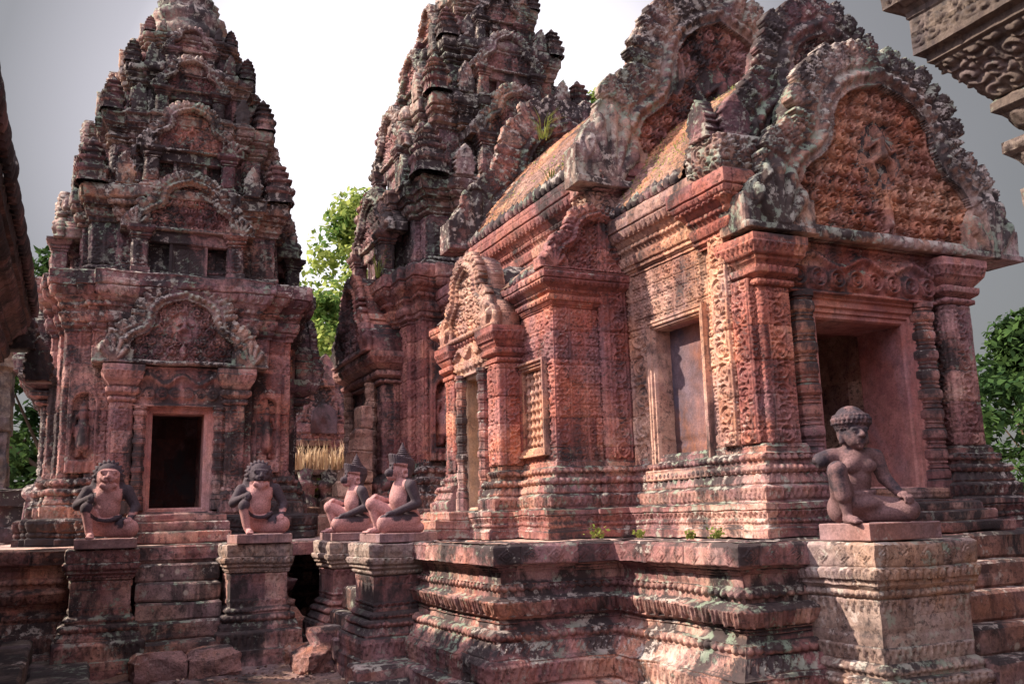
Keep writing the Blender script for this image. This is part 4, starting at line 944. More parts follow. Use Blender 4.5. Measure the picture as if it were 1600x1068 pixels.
# gables
def gable(O, ud, nd, W, H, mat, name='gable', parent=hall, wobble=.008, **k):
    tm = k.pop('tymp', None); mb = MB(); m2 = MB() if tm else None; pediment(mb, O, ud, nd, W, H, mt_=m2, **k)
    if tm: m2.build('tympanum', tm, parent, wobble=wobble*.5)
    return mb.build(name, mat, parent, wobble=wobble)
ARCH_WIDE = np.array([(0, .80), (.08, .775), (.18, .755), (.29, .71), (.39, .64), (.435, .57), (.45, .50), (.475, .44), (.53, .39), (.61, .35), (.67, .305), (.705, .24), (.71, .17), (.70, .10)])
gable((6.20, 5.56, 2.37), (1, 0, 0), (0, -1, 0), 3.05, 2.02, 'gable_pale', arch=ARCH_WIDE, T=.30, leaf=.22, relief=1.35, tymp='tympanum_tan', wobble=.005)
gable((6.04, 5.98, 2.95), (1, 0, 0), (0, -1, 0), 2.55, 2.15, 'sandstone_tower', T=.16, leaf=.24, seed=3, relief=1.2, fig=False)
gable((5.98, 7.36, 3.30), (1, 0, 0), (0, -1, 0), 3.55, 2.75, 'sandstone_crown', T=.22, leaf=.25, seed=5, relief=1.3, tymp='sandstone_pink')
gable((5.98, 10.75, 3.6), (1, 0, 0), (0, -1, 0), 3.5, 2.55, 'sandstone_tower', T=.35, leaf=.26, seed=9)
# wing
WG = [(3.93, 7.5), (4.75, 7.5), (4.75, 10.3), (3.93, 10.3), (3.93, 9.95), (4.1, 9.95), (4.1, 9.7), (3.93, 9.7), (3.93, 8.15), (4.10, 8.15), (4.10, 7.70), (3.93, 7.70)]
WG0 = rect(3.93, 4.75, 7.5, 10.3)
mb = MB(); prism(mb, WG0, [(0, .66, 'wallg'), (0, .83)]); prism(mb, WG, [(0, .83, 'wallg'), (0, 1.57)], etags={4: 'plain', 5: 'plain', 6: 'plain', 8: 'plain', 9: 'plain', 10: 'plain', 11: 'scroll'}); prism(mb, WG0, [(0, 1.57, 'wallg'), (0, 2.12)])
mb.build('wing_wall', 'sandstone_red', hall)
mb = MB(); prism(mb, WG0, shift(CORN, 2.12, .55, .75)+[(-.2, 2.46)], masn=.005, cap=True); mb.build('wing_cornice', 'sandstone_red', hall)
mb = MB(); frame_rect(mb, (3.93, 7.925, .83), (0, -1, 0), (-1, 0, 0), .45, .74, [(0, -.17), (0, .005), (.01, .025), (.03, .025), (.035, .045), (.06, .045), (.065, .07), (.085, .07), (.09, 0)])
wf = sub(mb.build('window_frame', 'sandstone_ochre', hall, smooth=False, wobble=.003), hall)
def balusters(y0, y1, z0, z1, x, n, parent):
    for k in range(n):
        mb = MB(); y = y0+(k+.5)*(y1-y0)/n; r = (y1-y0)/n*.47; H = z1-z0; pr = []
        for s_ in range(9):
            z = z0+H*(s_+.5)/9; q = H/18
            pr += [(r*.62, z-q*.98), (r*.70, z-q*.55), (r*.98, z-q*.3), (r*1.0, z+q*.1), (r*.75, z+q*.4), (r*.62, z+q*.95)]
        lathe(mb, pr, x, y, 10); mb.build('baluster', 'sandstone_ochre', parent, wobble=.002)
balusters(7.71, 8.14, .83, 1.57, 3.97, 5, wf)
balusters(9.71, 9.94, .83, 1.57, 3.97, 3, wf)
# half pediment over the wing front
gable((4.42, 7.44, 2.46), (1, 0, 0), (0, -1, 0), 1.25, .75, 'sandstone_red', name='half_gable', T=.12, fig=False, leaf=.22, seed=2, wobble=.004)
# side porch
PO = rect(3.70, 3.95, 8.2, 9.6)
PN = [(3.70, 8.2), (3.95, 8.2), (3.95, 9.6), (3.70, 9.6), (3.70, 9.12), (3.92, 9.12), (3.92, 8.50), (3.70, 8.50)]
mb = MB(); prism(mb, PN, [(0, .26, 'plain'), (0, 1.68)], etags={}); mb.build('side_porch_core', 'sandstone_red', hall)
for y0 in (8.2, 9.36):
    mb = MB(); P = rect(3.67, 3.96, y0-.03 if y0 < 9 else y0, y0+.24); prism(mb, P, [(0, .68, 'scroll'), (0, 1.68)]); mb.build('pilaster', 'sandstone_red', hall)
    mb = MB(); prism(mb, P, shift(CAPI, 1.68, .95, .9), cap=True); mb.build('capital', 'sandstone_red', hall)
for y in (8.53, 9.12):
    mb = MB(); colonnette(mb, 3.66, y, .062, .26, 1.68, 8, 7); mb.build('colonnette', 'sandstone_pink', hall, smooth=False, wobble=.002)
mb = MB(); frame_rect(mb, (3.70, 8.83, .30), (0, -1, 0), (-1, 0, 0), .44, 1.32, [(0, -.25), (0, 0), (.02, .015), (.04, .015), (.045, .035), (.075, .035), (.08, 0)]); mb.build('door_frame', 'reveal_cream', hall, smooth=False, wobble=.002)
mb = MB(); block(mb, 3.87, 3.93, 8.5, 9.12, .28, 1.66, res=.05); mb.build('side_door', 'reveal_cream', hall)
mb = MB(); panel(mb, (3.68, 8.83, 1.66), (0, -1, 0), (-1, 0, 0), .95, .38, lintel_fn(.95, .38), T=.06); mb.build('lintel', 'sandstone_ochre', hall, wobble=.003)
gable((3.64, 8.88, 2.05), (0, -1, 0), (-1, 0, 0), 1.45, 1.02, 'sandstone_ochre', name='side_gable', T=.26, leaf=.20, seed=4, wobble=.004, fig=False, relief=.9, tymp='sandstone_ochre')
mb = MB(); block(mb, 3.66, 4.0, 8.16, 9.62, 1.98, 2.08, tag_='bead', res=.015); mb.build('porch_cornice', 'sandstone_red', hall)
def vault(mb, y0, y1, x0, z0, x1, z1, tagn='plain', bulge=.14, n=10, res=.04, axis='y'):
    """curved roof slope from eave (x0,z0) to ridge (x1,z1)"""
    for k in range(n):
        t0, t1 = k/n, (k+1)/n
        f = lambda t: (x0+(x1-x0)*t-(bulge*sin(pi*t)*.35)*np.sign(x1-x0), z0+(z1-z0)*t+bulge*sin(pi*t))
        a, b = f(t0), f(t1); l = math.hypot(b[0]-a[0], b[1]-a[1]); nx, nz = -(b[1]-a[1])/l, (b[0]-a[0])/l
        if nz < 0: nx, nz = -nx, -nz
        if axis == 'y':
            if x1 > x0: patch(mb, (a[0], y1, a[1]), (a[0], y0, a[1]), (b[0], y0, b[1]), (b[0], y1, b[1]), (nx, 0, nz), tagn, res, .012, fade=False)
            else: patch(mb, (a[0], y0, a[1]), (a[0], y1, a[1]), (b[0], y1, b[1]), (b[0], y0, b[1]), (nx, 0, nz), tagn, res, .012, fade=False)
mb = MB()
vault(mb, 6.2, 7.5, 4.55, 3.02, 5.95, 4.45, tagn='brick', res=.014, n=5); vault(mb, 6.2, 7.5, 7.35, 3.02, 5.95, 4.45, res=.1); mb.build('vestibule_roof', 'roof_brick', hall, wobble=.012)
mb = MB()
vault(mb, 7.5, 10.9, 4.42, 3.62, 5.95, 5.35, tagn='brick', res=.014, n=5); vault(mb, 7.5, 10.9, 7.5, 3.62, 5.95, 5.35, res=.1); mb.build('main_roof', 'roof_brick', hall, wobble=.012)
mb = MB()
vault(mb, 10.9, 12.4, 4.9, 3.4, 5.95, 4.7, tagn='brick', res=.014, n=5); mb.build('rear_roof', 'roof_brick', hall, wobble=.012)
# mandapa upper wall and long stepped cornice under the main eaves
MP = rect(4.60, 7.3, 7.5, 10.6)
mb = MB(); prism(mb, MP, [(0, 2.0, 'wallg'), (0, 2.95)]); mb.build('upper_wall', 'sandstone_red', hall)
mb = MB(); prism(mb, MP, shift(CORN, 2.95, 1.08, 1.05)+[(-.2, 3.62)], masn=.006); mb.build('main_cornice', 'sandstone_red', hall)
mb = MB(); prism(mb, rect(4.70, 7.2, 10.5, 12.4), [(0, .6, 'wallg'), (0, 2.8, 'plain')]+shift(CORN, 2.8, 1, 1)+[(-.2, 3.45)]); mb.build('rear_wall', 'sandstone_red', hall)
mb = MB(); block(mb, 4.36, 5.05, 7.42, 7.8, 3.05, 3.3, tag_='folb', bev=.02); mb.build('corner_block', 'sandstone_ochre', hall, wobble=.008)
# low roof of the wing rising to the upper wall
mb = MB(); vault(mb, 7.55, 10.3, 3.82, 2.46, 4.62, 2.98, tagn='rail', bulge=.06); mb.build('wing_roof', 'roof_brick', hall, wobble=.01)
mb = MB(); prism(mb, rect(3.90, 4.6, 8.55, 9.2), [(0, 2.45), (0, 2.62), (-.06, 2.74), (-.18, 2.84), (-.3, 2.86)], cap=True); mb.build('porch_roof', 'sandstone_tower', hall, wobble=.006)
# eave antefixes: small upright lotus leaves
def antefix_mesh(h, wd, mat, name='antefix', parent=None, loc=None):
    mb = MB(); pr = []
    for t in np.linspace(0, 1, 9):
        r = wd*.5*(.72+.5*sin(pi*min(1, t*1.15))-.55*t**3*1.2); pr.append((max(r, .004), h*t))
    lathe(mb, pr, 0, 0, 10, sy=.62)
    V = mb.V[0]; V[:, 0] *= 1+.10*np.cos(np.arange(len(V)) % 10*pi); return mb
eav = None
def eave_row(x, z, y0, y1, n, h, wd, parent, mat):
    global eav
    for k in range(n):
        y = y0+(y1-y0)*(k+.5)/n
        if eav is None:
            mb = antefix_mesh(.16, .11, mat); me_o = mb.build('antefix', mat, None, wobble=0); eav = me_o; c = me_o; c.parent = parent
        else: c = link_copy(eav, parent)
        bo = Vector(parent['_o']); c.location = Vector((x, y, z))-bo; c.rotation_euler = (rng.uniform(-.06, .06), -.12, pi/2+rng.uniform(-.15, .15)); s_ = rng.uniform(.85, 1.12); c.scale = (s_*wd/.11, s_*wd/.11, s_*h/.16)
eave_row(4.56, 2.99, 6.28, 7.42, 11, .13, .115, hall, 'sandstone_tower')
eave_row(4.42, 3.60, 7.62, 10.7, 26, .15, .125, hall, 'sandstone_tower')
eave_row(3.82, 2.44, 7.58, 8.18, 7, .09, .085, hall, 'sandstone_ochre')
# lion-headed antefix and naga-like corner pieces
def leaf_antefix(mb, O, ud, nd, W, H, T=.08, seed=0., res=None):
    d = np.linalg.norm(np.asarray(O, float)-CAM); res = res or max(.008, d*.0013)
    us = np.arange(-W/2, W/2+res, res); vs = np.arange(0, H+res, res); U, V = np.meshgrid(us, vs)
    x = abs(U)/(W/2); y = V/H
    w_ = np.interp(y, [0, .08, .35, .6, .85, 1.0], [.82, .88, 1.0, .82, .42, .03]); w_ = w_*(.93+.07*np.cos(y*34))
    m = x < w_
    q = x/np.maximum(w_, .02)
    h = .03*np.sqrt(np.clip(1-q**2, 0, 1))+.014*foli(U, V, .06, seed)
    f = figure_h(U, V, 0, H*.06, H*.62); h = np.maximum(h, np.where(f > .003, f*1.0+.02, 0)); h = np.where((q > .78), .03, h)
    slab(mb, O, ud, nd, us, vs, h, m, T)
mb = MB(); leaf_antefix(mb, (4.50, 5.86, 3.2), (0, -1, 0), (-1, 0, 0), .30, .36, T=.10); leaf_antefix(mb, (4.75, 5.72, 3.2), (1, 0, 0), (0, -1, 0), .34, .40, T=.10, seed=2); mb.build('corner_antefix', 'sandstone_tower', hall, wobble=.01)
mb = MB(); leaf_antefix(mb, (4.34, 7.62, 3.28), (0, -1, 0), (-1, 0, 0), .34, .62, T=.2); leaf_antefix(mb, (4.5, 7.38, 3.28), (1, 0, 0), (0, -1, 0), .34, .60, T=.2, seed=6); mb.build('corner_antefix', 'sandstone_pink', hall, wobble=.008)

# ================================================================== TOWERS
def redent(cx, cy, a, k1=.10, k2=.20, b1=.72, b2=.42):
    a1, a2, B1, B2 = a*(1+k1), a*(1+k2), a*b1, a*b2
    side = [(a, -B1), (a1, -B1), (a1, -B2), (a2, -B2), (a2, B2), (a1, B2), (a1, B1), (a, B1), (a, a)]
    out_ = []
    for r in range(4):
        for (x, y) in side:
            for _ in range(r): x, y = -y, x
            out_.append((cx+x, cy+y))
    return out_
def tier_pediments(t, cx, cy, a, z0, h, mats, faces, seed, k2=.20):
    for (fx, fy) in faces:
        nd = np.array([fx, fy, 0.]); ud = np.array([-fy, fx, 0.]) if True else None
        ud = np.array([-nd[1], nd[0], 0.]);  # right-hand side when looking at the face
        c = np.array([cx, cy, 0])+nd*(a*(1+k2)+.15*a)
        W = a*1.40; 
        mb = MB(); m2 = MB(); pediment(mb, c+np.array([0, 0, z0+h*.48]), ud, nd, W, h*.72, T=.26, leaf=.20, seed=seed, fig=seed % 2 < 1, relief=1.2, mt_=m2); mb.build('pediment', mats[1], t, wobble=.010); m2.build('tympanum', 'sandstone_pink', t, wobble=.008)
        mb = MB(); panel(mb, c+np.array([0, 0, z0+h*.36])-nd*.02, ud, nd, W*.62, h*.13, lintel_fn(W*.62, h*.13), T=.2); mb.build('lintel', mats[0], t, wobble=.008)
        for s_ in (-1, 1):
            mb = MB(); P = c+ud*s_*W*.36; hw = .055*a+.02
            x0, x1 = sorted((P[0]-hw, P[0]+hw)); y0, y1 = sorted((P[1]-hw, P[1]+hw))
            prism(mb, rect(x0, x1, y0, y1), [(.03, z0), (.03, z0+h*.06), (0, z0+h*.08, 'scroll'), (0, z0+h*.36)]+shift(CAPI, z0+h*.36, h*.36, .7), cap=True); mb.build('pilaster', mats[0], t, wobble=.008)
        mb = MB(); frame_rect(mb, c+np.array([0, 0, z0+h*.02])-nd*.05, ud, nd, W*.20, h*.30, [(0, -.03), (0, 0), (.02, .015), (.035, .015), (.04, .035), (.075, .035), (.08, 0)])
        panel(mb, c+np.array([0, 0, z0+h*.02])-nd*.06, ud, nd, W*.2, h*.3, lambda U, V: .012*(abs(U) < .015)+.01*foli(U, V, .07)); mb.build('false_door', mats[0], t, smooth=False, wobble=.004)
mini = {}
def mini_tower(parent, x, y, z, s, mat):
    """small pinnacle shaped like a tower; placed at tier corners"""
    if mat not in mini:
        mb = MB(); z0 = 0
        for (a, h) in ((.5, .55), (.42, .34), (.32, .28), (.22, .24)):
            prism(mb, redent(0, 0, a*.8, .12, .2), [(.06, z0, 'plain'), (.05, z0+h*.15), (0, z0+h*.2), (0, z0+h*.6), (.07, z0+h*.75), (.09, z0+h*.95), (0, z0+h)], res=.1, cap=True, masn=0); z0 += h
        lathe(mb, [(.16, z0), (.2, z0+.06), (.12, z0+.14), (.13, z0+.17), (.02, z0+.30)], 0, 0, 12)
        o = mb.build('corner_pinnacle', mat, None, wobble=.02); o.parent = parent; mini[mat] = o
    else: o = link_copy(mini[mat], parent)
    o.location = Vector((x, y, z))-Vector(parent['_o']); o.scale = (s, s, s*1.0); o.rotation_euler = (rng.uniform(-.04, .04), rng.uniform(-.04, .04), rng.uniform(-.08, .08)); return o
def tower(t, cx, cy, levels, faces, mats, apex):
    """levels: list of (half width, z bottom, z top) above the body"""
    for i, (a, z0, z1) in enumerate(levels):
        h = z1-z0; P = redent(cx, cy, a, .09, .17)
        m = mats[0]
        mb = MB(); prism(mb, P, shift([(.10, 0, 'leaf'), (.10, .05), (.05, .08, 'bead'), (.05, .12), (0, .14, 'wall'), (0, .60)], z0, h, a*.8), masn=.04, amp=1.1); mb.build('tier_wall', m, t, wobble=.012)
        mb = MB(); prism(mb, P, shift([(0, .60), (.03, .61, 'bead'), (.04, .65), (.06, .66, 'petal'), (.09, .73), (.06, .74), (.10, .77, 'petald'), (.125, .82), (.145, .83, 'diamond'), (.15, .95), (.12, .985), (-.25, 1.0)], z0, h, a*.95), masn=.07, cap=True); mb.build('tier_cornice', mats[1], t, wobble=.014)
        tier_pediments(t, cx, cy, a, z0, h, mats, faces, i+1.3*cx, k2=.17)
        for sx in (-1, 1):
            for sy in (-1, 1):
                if sx > 0 and sy > 0: continue
                nxt = levels[i+1][2]-levels[i+1][1] if i+1 < len(levels) else h*.7
                mini_tower(t, cx+sx*a*1.03, cy+sy*a*1.03, z1-.02, nxt*.50/1.45, mats[0])
        # leaf antefixes beside the projections
        for (fx, fy) in faces:
            nd = np.array([fx, fy, 0.]); ud = np.array([-nd[1], nd[0], 0.])
            for s_ in (-1, 1):
                mb = MB(); leaf_antefix(mb, np.array([cx, cy, z1-.02])+nd*a*1.20+ud*s_*a*.70, ud, nd, a*.26, h*.36, T=.10, seed=i+s_); mb.build('antefix', mats[1], t, wobble=.01)
    a, z0, z1 = levels[-1]; zt = z1; pr = []
    for (f, r) in ((0, .92), (.05, 1.02), (.12, 1.10), (.20, 1.06), (.24, .90), (.30, .88), (.36, .98), (.44, .92), (.50, .74), (.56, .74), (.62, .78), (.70, .66), (.76, .48), (.82, .50), (.9, .3), (1, .05)): pr.append((r*a, zt+f*(apex-zt)))
    mb = MB(); lathe(mb, pr, cx, cy, 32); V = mb.V[0]; k = np.arange(len(V)) % 32; V[:, 0] = cx+(V[:, 0]-cx)*(1+.06*np.cos(k*pi)); V[:, 1] = cy+(V[:, 1]-cy)*(1+.06*np.cos(k*pi)); mb.build('lotus_crown', mats[1], t, wobble=.03)
# --- left tower
C1 = (1.16, 13.95)
t1 = thing('temple_tower', 'tall stepped sandstone tower on the left with an open black doorway', 'tower', (*C1, 0), 'stepped sanctuary towers')
a = 1.38; P1 = redent(*C1, a, .05, .12, .78, .62)
DN = 12.0
mb = MB(); prism(mb, P1, [(.30, 0), (.30, .07), (.27, .09, 'bead'), (.27, .15), (.29, .17, 'leaf'), (.30, .28), (.28, .30), (0, .31)]); mb.build('lower_plinth', 'sandstone_dark', t1, wobble=.012)
_i = [k for k, p in enumerate(P1) if abs(p[1]-(C1[1]-a*1.12)) < 1e-6][0]
P1b = P1[:_i+1]+[(.60, P1[_i][1]), (1.62, P1[_i][1])]+P1[_i+1:]
mb = MB(); prism(mb, P1b, shift(BASE, .30, 1.15, 1.0), skip=[_i+1]); mb.build('base_moulding', 'sandstone_base', t1, wobble=.01)
# front wall split round the doorway
yf = C1[1]-a*1.12
P1n = []
for p in P1: P1n.append(p)
# door notch in the front projection
idx = [i for i, p in enumerate(P1) if abs(p[1]-yf) < 1e-6]
i0 = min(idx)
P1d = P1[:i0+1]+[(.78, yf), (.78, yf+1.6), (1.45, yf+1.6), (1.45, yf)]+P1[i0+1:]
etd = {i0+1: 'plain', i0+2: 'plain', i0+3: 'plain'}
mb = MB(); prism(mb, P1d, [(0, .32, 'wall'), (0, 1.62)], etags=etd); prism(mb, P1, [(0, 1.62, 'wall'), (0, 2.62)]); mb.build('tower_body', 'sandstone_pink', t1, wobble=.008)
mb = MB(); block(mb, .76, 1.47, yf+.05, yf+1.6, 1.62, 1.7, res=.1); block(mb, .76, 1.47, yf+1.0, yf+1.05, .3, 1.65, res=.1); block(mb, .76, 1.47, yf-.02, yf+1.6, .30, .37, res=.1); mb.build('doorway_shade', 'opening_shade', t1)  # near-black slabs carry the shade of the open doorway in their colour
mb = MB(); prism(mb, P1, shift(CORN, 2.60, 1.25, 1.2)+[(-.3, 3.36)], masn=.02, cap=True); mb.build('cornice', 'sandstone_tower', t1, wobble=.016)
mb = MB(); frame_rect(mb, (1.115, yf-.02, .41), (1, 0, 0), (0, -1, 0), .62, 1.17, [(0, -.3), (0, 0), (.02, .015), (.045, .015), (.05, .035), (.085, .035), (.09, .055), (.12, .055), (.125, -.05)]); mb.build('door_frame', 'frame_pink', t1, smooth=False)
mb = MB(); block(mb, .66, 1.60, yf-.12, yf+.02, .30, .36, res=.03); mb.build('threshold', 'sandstone_base', t1)
for x in (.655, 1.60):
    mb = MB(); colonnette(mb, x, yf-.08, .072, .38, 1.66, 8, 7); mb.build('colonnette', 'sandstone_pink', t1, smooth=False)
for x in (.44, 1.79):
    mb = MB(); P = rect(x-.12, x+.12, yf-.12, yf+.02); prism(mb, P, [(.06, .33, 'petal'), (.05, .50, 'bead'), (.03, .60), (0, .64, 'scroll'), (0, 1.70)]+shift(CAPI, 1.70, 1.2, 1.1), cap=True); mb.build('pilaster', 'sandstone_pink', t1)
mb = MB(); panel(mb, (1.13, yf-.10, 1.66), (1, 0, 0), (0, -1, 0), 1.22, .50, lintel_fn(1.22, .50), T=.1); mb.build('lintel', 'sandstone_pink', t1)
gable((1.13, yf-.16, 2.17), (1, 0, 0), (0, -1, 0), 2.05, 1.2, 'sandstone_crown', name='pediment', parent=t1, T=.25, leaf=.22, seed=7, tymp='sandstone_pink', relief=1.2)
for x in (.02, 2.23):
    mb = MB(); panel(mb, (x, yf+.09, .85), (1, 0, 0), (0, -1, 0), .36, 1.35, niche_fn(.36, 1.35), T=.13); mb.build('carved_niche', 'sandstone_pink', t1, wobble=.004)
# side porches seen edge on
for s_ in (-1, 1):
    xs = C1[0]+s_*a*1.12; x0, x1 = sorted((xs-s_*.05, xs+s_*.30))
    mb = MB(); prism(mb, rect(*sorted((xs-s_*.05, xs+s_*.07)), 13.25, 14.65), [(.15, .30, 'petal'), (.12, .55, 'bead'), (.05, .75), (0, .85, 'wall'), (0, 1.75)]+shift(CAPI, 1.75, 1.1, 2.6), cap=True); mb.build('side_porch', 'sandstone_tower', t1, wobble=.01)
    gable((xs+s_*.36, 13.95, 2.17), (0, s_, 0), (s_, 0, 0), 1.65, 1.15, 'sandstone_tower', name='side_pediment', parent=t1, T=.34, seed=8)
tower(t1, *C1, [(1.17, 3.36, 4.62), (.98, 4.62, 5.76), (.76, 5.76, 6.62), (.55, 6.62, 7.25)], [(0, -1), (1, 0), (-1, 0)], ('sandstone_tower', 'sandstone_crown'), 8.5)
# --- central tower behind the hall
C2 = (6.0, 13.9)
t2 = thing('temple_tower', 'taller stepped sandstone tower rising behind the hall in the middle', 'tower', (*C2, 0), 'stepped sanctuary towers')
a = 1.66; P2 = redent(*C2, a, .06, .12, .80, .55)
mb = MB(); prism(mb, P2, [(.32, 0), (.32, .07), (.28, .09, 'bead'), (.28, .17), (.30, .19, 'leaf'), (.32, .30), (.30, .33), (0, .34)]); mb.build('lower_plinth', 'sandstone_base', t2, wobble=.012)
mb = MB(); prism(mb, P2, shift(BASE, .33, 1.35, 1.1)); mb.build('base_moulding', 'sandstone_tower', t2, wobble=.008)
mb = MB(); prism(mb, P2, [(0, .9, 'wall'), (0, 3.0)]); mb.build('tower_body', 'sandstone_red', t2, wobble=.006)
mb = MB(); prism(mb, P2, shift(CORN, 2.98, 1.3, 1.2)+[(-.3, 3.80)], masn=.02, cap=True); mb.build('cornice', 'sandstone_pink', t2, wobble=.012)
mb = MB(); panel(mb, (4.62, C2[1]-a*1.06-.03, .98), (1, 0, 0), (0, -1, 0), .42, 1.55, niche_fn(.42, 1.55), T=.13); mb.build('carved_niche', 'sandstone_red', t2, wobble=.003)
xs = C2[0]-a*1.12
mb = MB(); prism(mb, rect(3.98, xs+.1, 13.0, 14.8), [(.15, .30, 'petal'), (.12, .60, 'bead'), (.05, .80), (0, .85, 'wall'), (0, 2.15)]+shift(CAPI, 2.15, 1.2, 2.2), cap=True); mb.build('side_porch', 'sandstone_pink', t2, wobble=.008)
gable((3.74, 13.9, 2.62), (0, -1, 0), (-1, 0, 0), 2.0, 1.5, 'sandstone_pink', name='side_pediment', parent=t2, T=.5, seed=11)
for y in (13.3, 14.5):
    mb = MB(); colonnette(mb, 3.88, y, .08, .4, 2.2, 8, 8); mb.build('colonnette', 'sandstone_ochre', t2, smooth=False)
tower(t2, *C2, [(1.46, 3.80, 5.22), (1.22, 5.22, 6.70), (.93, 6.70, 7.85), (.70, 7.85, 8.8)], [(0, -1), (-1, 0), (1, 0)], ('sandstone_tower', 'sandstone_crown'), 10.3)

# ================================================================== LIBRARIES at the picture edges
lib1 = thing('stone_building', 'dark building at the left edge, its roof eaves running overhead', 'building', (-2.2, 7.5, GZ))
LP = rect(-3.0, -.78, 2.6, 10.1)
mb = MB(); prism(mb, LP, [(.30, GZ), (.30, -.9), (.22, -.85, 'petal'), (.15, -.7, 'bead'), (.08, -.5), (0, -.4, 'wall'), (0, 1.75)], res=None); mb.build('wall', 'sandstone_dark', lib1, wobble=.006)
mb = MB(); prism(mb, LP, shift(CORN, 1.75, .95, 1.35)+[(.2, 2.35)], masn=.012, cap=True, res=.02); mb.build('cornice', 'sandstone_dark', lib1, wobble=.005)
mb = MB(); vault(mb, 2.5, 10.2, -.56, 2.32, -1.3, 2.6, tagn='rail', bulge=.05); mb.build('roof', 'sandstone_dark', lib1)
_e = eav; eav = None
eave_row(-.475, 2.25, 2.7, 10.15, 62, .20, .11, lib1, 'sandstone_dark'); eav = _e
mb = MB(); leaf_antefix(mb, (-.62, 10.25, 1.95), (1, 0, 0), (0, -1, 0), .42, .5, T=.2); leaf_antefix(mb, (-.42, 10.3, 1.65), (1, 0, 0), (0, -1, 0), .3, .45, T=.25, seed=3); mb.build('corner_antefix', 'sandstone_dark', lib1, wobble=.01)
base1 = thing('stone_steps', 'dark moulded stone base and worn step in the bottom left corner', 'steps', (-.35, 9.9, GZ))
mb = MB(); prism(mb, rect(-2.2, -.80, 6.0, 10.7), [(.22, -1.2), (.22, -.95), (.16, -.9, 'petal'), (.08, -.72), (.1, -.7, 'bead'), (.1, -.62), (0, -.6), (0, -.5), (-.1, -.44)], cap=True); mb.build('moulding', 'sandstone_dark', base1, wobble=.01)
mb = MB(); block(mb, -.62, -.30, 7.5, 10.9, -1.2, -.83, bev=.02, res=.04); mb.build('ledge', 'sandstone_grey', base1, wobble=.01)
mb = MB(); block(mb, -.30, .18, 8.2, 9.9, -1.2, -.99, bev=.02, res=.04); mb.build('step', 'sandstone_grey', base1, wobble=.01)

lib2 = thing('stone_building', 'pale grey carved cornice of a building hanging into the top right corner', 'building', (5.6, .4, GZ))
LQ = rect(4.0, 7.5, -2.5, 2.50)
cp = [(0, .6, 'plain'), (0, 1.50), (.17, 1.51, 'plain'), (.175, 1.60), (.10, 1.61, 'plain'), (.10, 1.66, 'petal'), (.19, 1.76), (.21, 1.78, 'bead'), (.21, 1.83), (.12, 1.84), (.13, 1.87, 'petal'), (.20, 1.97), (.23, 1.99, 'plain'), (.23, 2.03), (.21, 2.05, 'folb'), (.38, 2.28), (.40, 2.29, 'plain'), (.40, 2.33), (.44, 2.34, 'plain'), (.44, 2.36), (.44, 2.37, 'fol'), (.44, 2.52), (.45, 2.53, 'plain'), (.45, 2.56), (.47, 2.58, 'plain'), (.52, 2.60, 'fol'), (.54, 2.9), (.3, 2.95)]
mb = MB(); prism(mb, LQ, [(.2, GZ), (.2, -.8), (0, -.7), (0, .6)], res=.1); mb.build('wall', 'sandstone_grey', lib2)
mb = MB(); prism(mb, LQ, cp, cap=True, amp=.8, res=.009); mb.build('cornice', 'sandstone_grey', lib2, wobble=.004)

# ================================================================== BACKGROUND
gop = thing('ruined_gatehouse', 'ruined pink sandstone gable with a dark arched niche seen between the towers', 'ruin', (5.4, 22, 0))
mb = MB(); prism(mb, rect(4.2, 6.8, 22.2, 23.2), [(.1, GZ), (.1, .2, 'wall'), (0, 2.2), (.12, 2.3), (.15, 2.5), (0, 2.52)], cap=True, masn=.03); mb.build('wall', 'sandstone_pink', gop, wobble=.02)
gable((5.28, 22.1, 1.75), (1, 0, 0), (0, -1, 0), 2.3, 2.3, 'sandstone_pink', name='gable', parent=gop, T=.4, fig=False, leaf=.3)
mb = MB()
us = np.linspace(-.32, .32, 24); vs = np.linspace(0, .75, 28); U, V = np.meshgrid(us, vs)
slab(mb, (5.28, 22.02, 2.25), (1, 0, 0), (0, -1, 0), us, vs, np.zeros(U.shape), V < .45+.28*np.sqrt(np.clip(1-(U/.32)**2, 0, 1)), .02); mb.build('niche', 'opening_shade', gop)  # flat near-black arch painted in for the shade of the niche
mb = MB(); leaf_antefix(mb, (5.28, 22.0, 3.4), (1, 0, 0), (0, -1, 0), .7, .8, T=.3); mb.build('finial', 'sandstone_pink', gop)
wall_b = thing('brick_wall', 'crumbling brick and stone wall with weeds between the two towers', 'wall', (4.4, 18, 0))
for c_ in range(13):
    mb = MB(); x = 2.9; z = c_*.135
    while x < 6.3:
        l = rng.uniform(.18, .5)
        if z < 1.45+.35*sin(x*2.1)+rng.uniform(-.2, .2): block(mb, x, x+l-.012, 17.8+rng.uniform(-.05, .05), 18.3, z, z+.128, bev=.012, res=.2)
        x += l
    if mb.V: mb.build('course', 'ruin_brick', wall_b, wobble=.02)
for k, (x, h) in enumerate(((3.85, 1.0), (4.3, .75), (4.75, 1.15))):
    p = thing('stone_stump', ('stacked stone stump topped by a knob, leftmost on the crumbling wall', 'low stacked stone stump in the middle of the crumbling wall', 'tall pointed stone stump on the crumbling wall below the ruined gable')[k], 'ruin', (x, 17.5, .9), 'stumps on the crumbling wall')
    mb = MB(); lathe(mb, [(.24, .45), (.23, .62), (.17, .64), (.19, .80), (.25, .82), (.23, .93), (.13, .96), (.16, .96+h*.16), (.07, .98+h*.18), (.02, .98+h*.34)], x, 17.5, 9); mb.build('stacked_stones', 'sandstone_tower', p, wobble=.03)
low = thing('stone_block', 'mossy square boundary block behind the farther monkey statue', 'block', (3.55, 15.2, 0))
